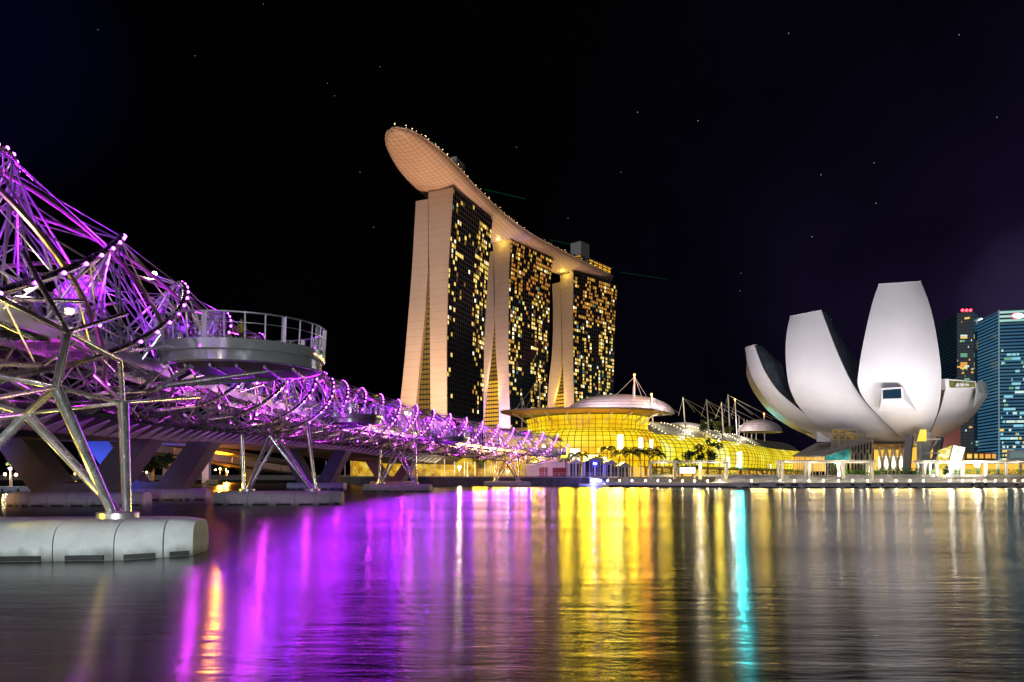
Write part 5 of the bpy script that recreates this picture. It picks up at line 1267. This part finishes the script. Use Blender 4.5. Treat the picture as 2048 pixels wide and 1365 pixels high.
# entrance pavilion
ep = thing("entrance_pavilion", "angular steel and teal lit glass entrance pavilion with sloping grey roof under the museum", "pavilion", G(1670, 190, 2.95))
M['proof'] = seamed("striped_roof", (.27, .24, .21), (.12, .10, .09), [((.75, .3, .75), .8, .07)], .6)
def slab(pts, m_, name, th=Vector((0, .2, -.5))):
    n_ = len(pts); return MB().add(pts + [p + th for p in pts], [tuple(range(n_)), tuple(range(2 * n_ - 1, n_ - 1, -1))] + [(k, (k + 1) % n_, (k + 1) % n_ + n_, k + n_) for k in range(n_)]).build(name, m_, ep)
slab([P(1586, 911, 190), P(1649, 911, 188), P(1745, 879, 188), P(1746, 876, 194), P(1664, 883, 198), P(1633, 886, 198)], M['proof'], "sloping_roof")
M['teal'] = lit_interior("teal_lit_glass", [(.3, (.004, .05, .06)), (.5, (.01, .26, .25)), (.62, (.06, .55, .48)), (.72, (.7, .9, .6))], 1.0, (.3, .3, .3), 3)
slab([P(1650, 912, 188.2), P(1668, 905, 188.2), P(1698, 895, 188.2), P(1700, 924, 188.2), P(1656, 924, 188.2)], M['teal'], "teal_glass", Vector((0, .3, 0)))
slab([P(1700, 895, 188.2), P(1745, 880, 188.2), P(1746, 942, 188.2), P(1701, 942, 188.2)], mat("dark_pavilion_glass", (.03, .045, .05), .2), "dark_glass", Vector((0, .3, 0)))
b = MB()
for x in range(1702, 1748, 6): b.beam(P(x, 896 - (x - 1700) * .33, 188), G(x, 188, 2.95), .16, .16)
for k in range(4):
    x = 1702 + k * 11; b.beam(P(x, 900, 187.9), P(x + 11, 930, 187.9), .18, .18); b.beam(P(x + 11, 900, 187.9), P(x, 930, 187.9), .18, .18)
for x in range(1588, 1702, 5): b.beam(P(x + random.uniform(-2, 2), 913 if x < 1650 else 924, 188.6), G(x + random.uniform(-3, 3), 188.6, 2.95), .16, .16)
b.build("frame", mat("beige_steel_frame", (.42, .36, .24), .5), ep)
b = MB()
for x in (1664, 1678, 1692, 1713, 1730):
    b.beam(P(x, 860 if x < 1715 else 868, 190), P(x, 896, 190), .22, .22)
    MB().beam(P(x, 860 if x < 1715 else 868, 196), P(x, 896, 196), .22, .22).build("lift_post", bpy.data.materials["beige_steel_frame"], ep)
for y in (860, 868, 880): b.beam(P(1664, y, 190), P(1730 if y > 862 else 1714, y, 190), .22, .22)
for k in range(5):
    x = 1664 + k * 13; b.beam(P(x, 880, 190), P(x + 6.5, 868, 190), .18, .18); b.beam(P(x + 6.5, 868, 190), P(x + 13, 880, 190), .18, .18)
b.build("lift_frame", bpy.data.materials["beige_steel_frame"], ep)
MB().grid(lambda u, v: P(1665 + 48 * u, 859 + 36 * v, 198), 6, 5).build("lift_wall", lit_interior("bronze_lit_wall", [(.3, (.06, .02, .01)), (.5, (.16, .09, .02)), (.68, (.55, .32, .03))], .8, (.35, .35, .4), 2), ep)
slab([P(1586, 914, 189.5), P(1650, 914, 189.5), P(1650, 943, 189.5), P(1586, 943, 189.5)], M['shop_lit'], "lit_back", Vector((0, .3, 0)))
MB().hexa([P(1633, 884, 192), P(1661, 884, 191), P(1661, 884, 195), P(1633, 884, 195), P(1634, 864, 192), P(1637, 864, 191.5), P(1660, 876, 194), P(1634, 864, 195)]).build("plant_box", M['petal'], ep)
# crystal pavilion
cr = thing("glass_pavilion", "small tilted glass pavilion glowing white and yellow right of the museum columns", "pavilion", G(1900, 192, 2.95))
cv = dict(a=P(1875, 901, 192), b=P(1906, 890, 191), c=P(1931, 895, 193), d=G(1872, 193, 2.95), e=G(1890, 189, 2.95), f=G(1915, 190.5, 2.95), g=G(1925, 199, 2.95), h=P(1900, 896, 199))
MB().add([cv[k] for k in "abed"], [(0, 1, 2, 3)]).build("side_glass", lit_interior("yellow_lattice_glass", [(.3, (.35, .22, .01)), (.5, (.8, .6, .05)), (.65, (1, .95, .6))], 1.1, (.6, .6, .6), 3), cr)
MB().add([cv[k] for k in "bcfe"], [(0, 1, 2, 3)]).build("front_glass", mat("white_lit_glass", (.5, .5, .5), .3, emit=(1, .96, .85), estr=1.7), cr)
MB().add([cv[k] for k in "abchcgfd"], [(0, 1, 2, 3), (4, 5, 6), (7, 0, 3)]).build("roof", M['white'], cr)
b = MB()
for x, y in (("a", "b"), ("b", "c"), ("c", "f"), ("b", "e"), ("a", "d")): b.beam(cv[x], cv[y], .22, .22)
b.beam(cv["b"].lerp(cv["c"], .5) - Vector((0, .1, 0)), cv["e"].lerp(cv["f"], .5) - Vector((0, .1, 0)), .12, .12)
for t in (.18, .45, .7): b.beam(cv["b"].lerp(cv["e"], t) - Vector((0, .1, 0)), cv["c"].lerp(cv["f"], t) - Vector((0, .1, 0)), .1, .1)
b.build("frame", bpy.data.materials["beige_steel_frame"], cr)
point(G(1905, 186, 6), 900, (1, .9, .7), .5)
# museum floodlights: white ones added out over the water, warm ones on the promenade
for x, tx, e in ((62, 78, 34000), (84, 92, 52000), (106, 110, 56000), (124, 118, 50000), (146, 132, 26000)):
    spot((x, 158, 1.0), (tx, 190, 48), e * 1.75, (1, .95, .98), 85, 1, 7)
spot((60, 188, 3.4), (72, 196, 26), 26000, (1, .80, .25), 110, 1, .8); spot((98, 187, 3.4), (104, 200, 14), 8000, (1, .76, .45), 140, 1, .8)
spot((134, 189, 3.4), (128, 200, 16), 15000, (1, .66, .34), 140, 1, .8); spot((90, 185, 3.4), (86, 192, 14), 9000, (1, .84, .66), 130, 1, .8)
spot((116, 186, 3.4), (112, 198, 16), 9000, (1, .86, .72), 130, 1, .8)

# ================================================================== SKYSCRAPERS
def tower_glass(name, base, band, strength, per=4.2, win=None, thr=.6, hcell=6.0):
    m = mat(name, base, .25); n, l = m.node_tree.nodes, m.node_tree.links; b = n["Principled BSDF"]
    geo = n.new("ShaderNodeNewGeometry"); sp_ = n.new("ShaderNodeSeparateXYZ"); l.new(geo.outputs["Position"], sp_.inputs[0])
    pp = n.new("ShaderNodeMath"); pp.operation = 'PINGPONG'; pp.inputs[1].default_value = per / 2; l.new(sp_.outputs[2], pp.inputs[0])
    c = n.new("ShaderNodeMapRange"); c.inputs[1].default_value = per * .12; c.inputs[2].default_value = per * .36; l.new(pp.outputs[0], c.inputs[0])
    mp = n.new("ShaderNodeMapping"); mp.inputs["Scale"].default_value = (1 / 90, 1 / 90, 1 / 45); l.new(geo.outputs["Position"], mp.inputs[0])
    t = n.new("ShaderNodeTexNoise"); t.inputs["Scale"].default_value = 1; t.inputs["Detail"].default_value = 5; l.new(mp.outputs[0], t.inputs["Vector"])
    r = n.new("ShaderNodeValToRGB"); l.new(t.outputs[0], r.inputs[0]); e = r.color_ramp.elements
    e[0].position, e[0].color = .3, (*band[0], 1); e[1].position, e[1].color = .7, (*band[1], 1)
    k = n.new("ShaderNodeMath"); k.operation = 'MULTIPLY'; k.inputs[1].default_value = strength; l.new(c.outputs[0], k.inputs[0])
    l.new(r.outputs[0], b.inputs["Emission Color"]); l.new(k.outputs[0], b.inputs["Emission Strength"])
    return m
CB = [mat("office_window_warm", (.2, .2, .1), .5, emit=(1, .66, .12), estr=1.0), mat("office_window_white", (.2, .2, .2), .5, emit=(.75, .95, .85), estr=.9), mat("office_window_green", (.1, .2, .15), .5, emit=(.30, .75, .50), estr=.5), mat("office_window_blue", (.1, .15, .2), .5, emit=(.30, .72, .85), estr=.9), mat("office_window_orange", (.2, .1, .05), .5, emit=(.95, .45, .08), estr=.9)]
def face_windows(T, o, ux, wid, z0, z1, per, rows, seed, mats, offd):
    rnd = random.Random(seed); rz = math.atan2(ux.y, ux.x); out = Vector((ux.y, -ux.x, 0))
    for k in range(rows):
        z = z0 + per * (int(rnd.uniform(0, (z1 - z0) / per)) + .5); l_ = wid * rnd.choice((.03, .05, .08, .14, .3)); a = rnd.uniform(l_ / 2, wid - l_ / 2)
        MB().box(o + ux * a + out * offd + Z * z, (l_, .3, per * .55), rz).build("lit_window", rnd.choice(mats), T)
sa = thing("skyscraper", "dark office tower with red roof beacon, warm lit strips and white crown light", "skyscraper", G(1940, 900, 2.95))
D = 900
def zz(py, D): return CH + (HY - py) / F * D
p0, p1, p2 = G(1914, D, 0), G(1948, D - 10, 0), G(1968, D + 60, 0)
dk_g = tower_glass("dark_banded_glass", (.012, .016, .022), ((.004, .010, .018), (.010, .026, .040)), .8)
bl_g = tower_glass("blue_banded_glass", (.015, .02, .03), ((.015, .05, .10), (.04, .16, .22)), .6, 3.4)
br_g = tower_glass("bright_blue_banded_glass", (.02, .03, .04), ((.02, .09, .20), (.06, .18, .27)), .9, 4.2)
q0 = p0 + Vector((20, 70, 0))
MB().loft([[v + Z * z for v in (p0, p1, p1 + Vector((13, 70, 0)), q0)] for z in (2.96, zz(627, D))]).build("shaft", dk_g, sa)
s1 = P(1948, 626, 890); 
MB().add([p1 + Vector((.4, 0, zz(664, 890))), p2 + Z * zz(660, 960), P(1968, 645, 960), P(1948, 624, 890), p1 + Vector((10, 68, zz(660, 960))), p1 + Vector((10, 68, zz(640, 960)))], [(0, 1, 2, 3), (1, 4, 5, 2), (3, 2, 5)]).build("crown_face", bl_g, sa)
MB().loft([[v + Z * z for v in (G(1926, 905, 0), G(1944, 905, 0), G(1946, 940, 0), G(1928, 940, 0))] for z in (zz(627, 905), zz(622, 905))]).build("roof_plant", M['dark'], sa)
for px in (1925, 1933, 1941): MB().ball(P(px, 621, 903), 1.8, 8, 6).build("beacon", M['bulb_red'], sa)
MB().ball(P(1961, 643, 935), 4.2, 10, 8).build("crown_light", mat("crown_white_glow", (.5, .5, .5), .4, emit=(.85, .95, 1), estr=4), sa)
face_windows(sa, p0, (p1 - p0).normalized(), (p1 - p0).length, 30, zz(640, D), 4.2, 46, 11, CB, .6)
for y, c in ((672, 1), (676, 0), (709, 2), (713, 2), (727, 4), (731, 4), (737, 0)): MB().box((p0 + p1) / 2 + Vector((2, -.9, zz(y, 895))), (18, .4, 2.2)).build("lit_window", CB[c], sa)
sb = thing("skyscraper", "dark blue office tower with sloping top between its two taller neighbours", "skyscraper", G(1975, 960, 2.95))
b0, b1 = G(1949, 905, 0), G(1996, 985, 0)
MB().add([b0 + Z * 2.96, b1 + Z * 2.96, b1 + Vector((0, 0, zz(652, 985))), b0 + Vector((0, 0, zz(657, 905))), b0 + Vector((10, 80, 2.96)), b1 + Vector((10, 60, 2.96)), b1 + Vector((10, 60, zz(652, 985))), b0 + Vector((10, 80, zz(657, 905)))], [(0, 1, 2, 3), (3, 2, 6, 7), (1, 5, 6, 2), (0, 3, 7, 4)]).build("shaft", tower_glass("navy_banded_glass", (.012, .018, .026), ((.005, .014, .025), (.010, .036, .055)), .8, 3.4), sb)
face_windows(sb, b0, (b1 - b0).normalized(), (b1 - b0).length, 20, zz(665, 940), 4.2, 70, 12, CB, .7)
d_ = (b1 - b0).normalized()
for y in (689, 693, 697, 701): MB().box(b0 + d_ * 48 + Vector((0, -1.2, zz(y, 935))), (64, .4, 2.0), math.atan2(d_.y, d_.x)).build("lit_window", CB[0], sb)
MB().loft([[v + Z * z for v in (G(1980, 995, 0), G(1999, 985, 0), G(2004, 1020, 0))] for z in (zz(650, 985), zz(648, 985))] + [[P(1996, 622, 985), P(1999, 621, 985), P(2003, 622, 1015)]]).build("roof_fin", M['dark'], sb)
sc = thing("skyscraper", "bright blue banded office tower with white and red lit crown at the right edge", "skyscraper", G(2030, 850, 2.95))
c0, c1 = G(1998, 850, 0), G(2120, 835, 0)
MB().loft([[v + Z * z for v in (c0, c1, c1 + Vector((0, 60, 0)), c0 + Vector((14, 60, 0)))] for z in (2.96, zz(622, 850))]).build("shaft", br_g, sc)
cr_m = tower_glass("pale_crown_glass", (.05, .06, .06), ((.20, .50, .48), (.60, .85, .78)), 1.1, 5.2)
MB().loft([[v + Vector((0, -.6, z)) for v in (c0 + Vector((0, 0, 0)), c1, c1 + Vector((0, 50, 0)), c0 + Vector((14, 50, 0)))] for z in (zz(648, 850), zz(621, 850))]).build("crown", cr_m, sc)
MB().beam(c0 + Vector((-.6, -.8, 3)), c0 + Vector((-.6, -.8, zz(621, 850))), 1.0, 1.0).build("edge_fin", mat("pale_fin", (.5, .6, .65), .4, emit=(.3, .5, .6), estr=.35), sc)
MB().loft([[P(2036 + 13.5 * math.cos(2 * math.pi * k / 20) * s_, 632 + 6.6 * math.sin(2 * math.pi * k / 20) * s_, d) for k in range(20)] for s_, d in ((1, 846), (1, 844.5))]).build("sign_ring", mat("red_sign_glow", (.3, .02, .03), .4, emit=(1, .04, .10), estr=1.5), sc)
MB().loft([[P(2037 + 12 * math.cos(2 * math.pi * k / 20), 632 + 4.9 * math.sin(2 * math.pi * k / 20), d) for k in range(20)] for d in (844.4, 843)]).build("sign_face", mat("white_sign_face_glow", (.8, .8, .8), .4, emit=(1, .97, .95), estr=3), sc)
face_windows(sc, c0, (c1 - c0).normalized(), 32, 20, zz(700, 850), 5.2, 60, 13, [CB[3], CB[3], CB[1], CB[2]], .8)
face_windows(sc, c0, (c1 - c0).normalized(), 32, 20, zz(860, 850), 5.2, 24, 14, [CB[1], CB[0]], .9)
lb = thing("office_block", "maroon lit low block behind the right side of the museum", "building", G(1905, 420, 2.95))
MB().hexa([G(1870, 420, 2.96), G(1921, 418, 2.96), G(1921, 440, 2.96), G(1870, 440, 2.96), G(1870, 420, zz(846, 420)), G(1921, 418, zz(846, 418)), G(1921, 440, zz(846, 418)), G(1870, 440, zz(846, 420))]).build("wall", mat("maroon_wall", (.30, .15, .14), .7, var=.1, vscale=.05), lb)
spot(G(1895, 400, 5), G(1898, 420, 22), 22000, (1, .45, .35), 110)
l2 = thing("office_block", "low dark waterfront block with yellow windows below the dark skyscraper", "building", G(1950, 400, 2.95))
MB().hexa([G(1921, 400, 2.96), G(2000, 398, 2.96), G(2000, 420, 2.96), G(1921, 420, 2.96), G(1921, 400, zz(904, 400)), G(1985, 398, zz(906, 400)), G(1985, 420, zz(906, 400)), G(1921, 420, zz(904, 400))]).build("wall", mat("dark_maroon_wall", (.10, .07, .07), .7, var=.1), l2)
for px, w_ in ((1926, 1.5), (1939, 2.6), (1952, 1.6), (1963, 2), (1976, 3), (1988, 2)): MB().box(G(px, 397.5, zz(913, 400)), (w_, .4, 2.6)).build("window", CB[0] if px < 1960 else CB[4], l2)
l3 = thing("arched_building", "low pale building with curved white frame at the right edge", "building", G(2040, 420, 2.95))
MB().hexa([G(2013, 420, 2.96), G(2110, 420, 2.96), G(2110, 440, 2.96), G(2013, 440, 2.96), G(2014, 420, zz(901, 420)), G(2110, 420, zz(898, 420)), G(2110, 440, zz(898, 420)), G(2014, 440, zz(901, 420))]).build("frame", M['white'], l3)
MB().box(G(2058, 419.5, zz(911, 420)), (22, .6, 3.6)).build("glass_wall", mat("pale_green_glass_glow", (.2, .25, .25), .4, emit=(.20, .34, .32), estr=.5), l3)
lw = thing("waterfront_cafe", "low amber lit cafe row behind the right pergola", "cafe", G(1990, 300, 2.95))
MB().hexa([G(1915, 300, 2.96), G(2110, 296, 2.96), G(2110, 310, 2.96), G(1915, 310, 2.96), G(1915, 300, 8), G(2110, 296, 8.5), G(2110, 310, 8.5), G(1915, 310, 8)]).build("shop_front", M['shop_lit'], lw)
MB().hexa([G(1910, 297, 8.52), G(2115, 293, 8.9), G(2115, 312, 8.9), G(1910, 312, 8.52), G(1910, 297, 9.2), G(2115, 293, 9.6), G(2115, 312, 9.6), G(1910, 312, 9.2)]).build("roof", M['grey'], lw)
c = P(1954, 930, 186); t = thing("globe_lamp", "large bright white lamp hanging under the right pergola", "lamp", c)
MB().ball(c, .62, 12, 8).build("lamp_globe", M['bulb_white'], t); MB().tube([c, c + Z * 1.2], .05, 5).build("stem", M['grey'], t); point(c - Vector((0, 1, 0)), 1400, (1, .9, .7), .4)
c = G(2062, 178, 2.2); spot(c, (20, 10, -4), 9000, (1, .03, .10), 70, .6, 1.2)  # added out of view, throws a red streak on the water
t = thing("added_red_lamp", "small red lamp added outside the right edge for a red streak on the water", "lamp", c - Z * .7)
MB().tube([c - Z * .7, c], .06, 6).build("post", M['grey'], t); MB().ball(c, .3).build("lamp_head", M['bulb_red'], t)

# ================================================================== PEOPLE on the viewing pods
def person(label, loc, face, shirt, trousers, hair_c, seed=0):
    t = thing("person", label, "person", loc)
    mt = bpy.data.materials.new("person_skin_and_clothes"); mt.use_nodes = True; n, l = mt.node_tree.nodes, mt.node_tree.links; b = n["Principled BSDF"]; b.inputs["Roughness"].default_value = .75
    geo = n.new("ShaderNodeNewGeometry"); sx = n.new("ShaderNodeSeparateXYZ"); l.new(geo.outputs["Position"], sx.inputs[0])
    mr = n.new("ShaderNodeMapRange"); mr.inputs[1].default_value = loc[2]; mr.inputs[2].default_value = loc[2] + 1.75; l.new(sx.outputs[2], mr.inputs[0])
    r = n.new("ShaderNodeValToRGB"); r.color_ramp.interpolation = 'CONSTANT'; e = r.color_ramp.elements
    e[0].position, e[0].color = 0, (.03, .03, .03, 1); e[1].position, e[1].color = .04, (*trousers, 1)
    e.new(.53).color = (*shirt, 1); e.new(.835).color = (.42, .24, .16, 1)
    l.new(mr.outputs[0], r.inputs[0]); l.new(r.outputs[0], b.inputs["Base Color"])
    J = [(0, 0, .93, .15), (0, .01, 1.12, .135), (0, .0, 1.30, .155), (0, 0, 1.44, .07), (0, -.02, 1.52, .058), (0, -.03, 1.60, .095), (0, -.02, 1.69, .08),
         (.17, 0, 1.40, .06), (.23, -.02, 1.14, .045), (.17, -.22, 1.02, .036), (.10, -.30, 1.04, .03), (-.17, 0, 1.40, .06), (-.23, -.02, 1.14, .045), (-.17, -.22, 1.02, .036), (-.10, -.30, 1.04, .03),
         (.10, 0, .86, .10), (.11, -.01, .48, .065), (.11, .02, .09, .045), (.12, -.14, .04, .035), (-.10, 0, .86, .10), (-.11, -.02, .48, .065), (-.11, .01, .09, .045), (-.12, -.15, .04, .035)]
    E = [(0, 1), (1, 2), (2, 3), (3, 4), (4, 5), (5, 6), (2, 7), (7, 8), (8, 9), (9, 10), (2, 11), (11, 12), (12, 13), (13, 14), (0, 15), (15, 16), (16, 17), (17, 18), (0, 19), (19, 20), (20, 21), (21, 22)]
    for hx, bi in ((.10, 10), (-.10, 14)):
        for k in range(5):
            f_ = len(J); a = (k - 2) * .022
            J.append((hx + a, -.36 - .01 * (2 - abs(k - 2)), 1.035, .012) if k else (hx + (.05 if hx < 0 else -.05), -.32, 1.05, .012)); J.append((J[-1][0], J[-1][1] - .03, 1.01, .010)); E += [(bi, f_), (f_, f_ + 1)]
    me = bpy.data.meshes.new("body"); rot = Matrix.Rotation(face, 3, 'Z')
    me.from_pydata([rot @ Vector(j[:3]) for j in J], E, []); o = bpy.data.objects.new("body", me); COL.objects.link(o); o.parent = t
    md = o.modifiers.new("skin", 'SKIN'); md.use_smooth_shade = True
    for i, j in enumerate(J): me.skin_vertices[0].data[i].radius = (j[3], j[3] * (.72 if i in (0, 1, 2) else 1))
    me.skin_vertices[0].data[0].use_root = True
    o.modifiers.new("subd", 'SUBSURF').levels = 1; o.modifiers["subd"].render_levels = 1
    me.materials.append(mt)
    lc = Vector(loc)
    MB().grid(lambda u, v: lc + rot @ Vector((.105 * math.cos(2 * math.pi * u) * math.sin(math.pi * .62 * v), .02 + .118 * math.sin(2 * math.pi * u) * math.sin(math.pi * .62 * v), 1.655 + .115 * math.cos(math.pi * .62 * v))), 12, 6).build("hair", mat("hair", hair_c, .6), t, True)
    b = MB()
    for s_ in (-1, 1): b.ball(lc + rot @ Vector((.035 * s_, -.118, 1.625)), .012, 6, 4)
    b.build("eyes", M['dark'], t)
    MB().add([lc + rot @ Vector(q) for q in ((-.015, -.115, 1.585), (.015, -.115, 1.585), (0, -.145, 1.59), (0, -.118, 1.625))], [(0, 1, 2), (0, 2, 3), (1, 3, 2)]).build("nose", mat("nose_skin", (.42, .24, .16), .6), t)
    MB().box(lc + rot @ Vector((0, -.118, 1.555)), (.045, .012, .01), face).build("mouth", mat("lips", (.30, .10, .09), .6), t)
    return t
c, z0 = pods[0]; q = P(492, 680, 39.5)
person("person in a yellow top and dark trousers standing at the near viewing pod's glass screen", (q.x, 38.9, z0 + .03), R(20), (.50, .40, .05), (.04, .04, .06), (.12, .05, .02))
c, z0 = pods[1]; q = P(713, 830, 95)
person("person in a green top standing on the second viewing pod", (q.x, 95.0, z0 + .03), R(-10), (.22, .38, .08), (.05, .05, .08), (.02, .015, .01))
c, z0 = pods[0]
point((c.x + .5, c.y - .5, z0 + 2.6), 60, (1, .75, .4), .2)

# ================================================================== STARS AND LASER BEAMS
M['star'] = mat("star_glow", (0, 0, 0), 1, emit=(.8, .88, 1), estr=.5, sample=False)
for i, (px, py) in enumerate([(1275, 225), (1396, 242), (1577, 67), (1642, 350), (1748, 326), (1752, 407), (1624, 474), (1918, 70), (1994, 235), (760, 134), (655, 167), (669, 192), (1033, 295), (1242, 345), (1136, 437), (527, 9), (196, 60), (390, 112), (1482, 547), (1480, 582), (720, 345), (747, 455)]):
    d = P(px, py, 3600); r_ = (2.2 if i < 9 else 1.5)
    s_ = MB().ball((0, 0, 0), r_, 6, 4).build("star", M['star']); s_.location = d
    tag(s_, "faint pinprick star in the black night sky", "star", "stars in the night sky")
lm_ = bpy.data.materials.new("laser_light"); lm_.use_nodes = True; n, l = lm_.node_tree.nodes, lm_.node_tree.links; n.clear()
o_ = n.new("ShaderNodeOutputMaterial"); e_ = n.new("ShaderNodeEmission"); e_.inputs[0].default_value = (.01, .30, .10, 1); e_.inputs[1].default_value = .03; tb_ = n.new("ShaderNodeBsdfTransparent"); ad_ = n.new("ShaderNodeAddShader")
l.new(e_.outputs[0], ad_.inputs[0]); l.new(tb_.outputs[0], ad_.inputs[1]); l.new(ad_.outputs[0], o_.inputs[0]); lm_.cycles.emission_sampling = 'NONE'
for a, c, lab in ((P(968, 379, 515), P(1050, 398, 560), "thin green laser beam leaving the roof deck above the nearest tower"), (P(1100, 480, 640), P(1150, 491, 660), "short thin green laser beam left of the pale box on the roof deck"), (P(1240, 545, 730), P(1335, 559, 800), "faint green laser beam right of the farthest tower's roof end")):
    tag(MB().tube([a, c], .45, 6).build("laser_beam", lm_), lab, "laser beam", "green laser beams")
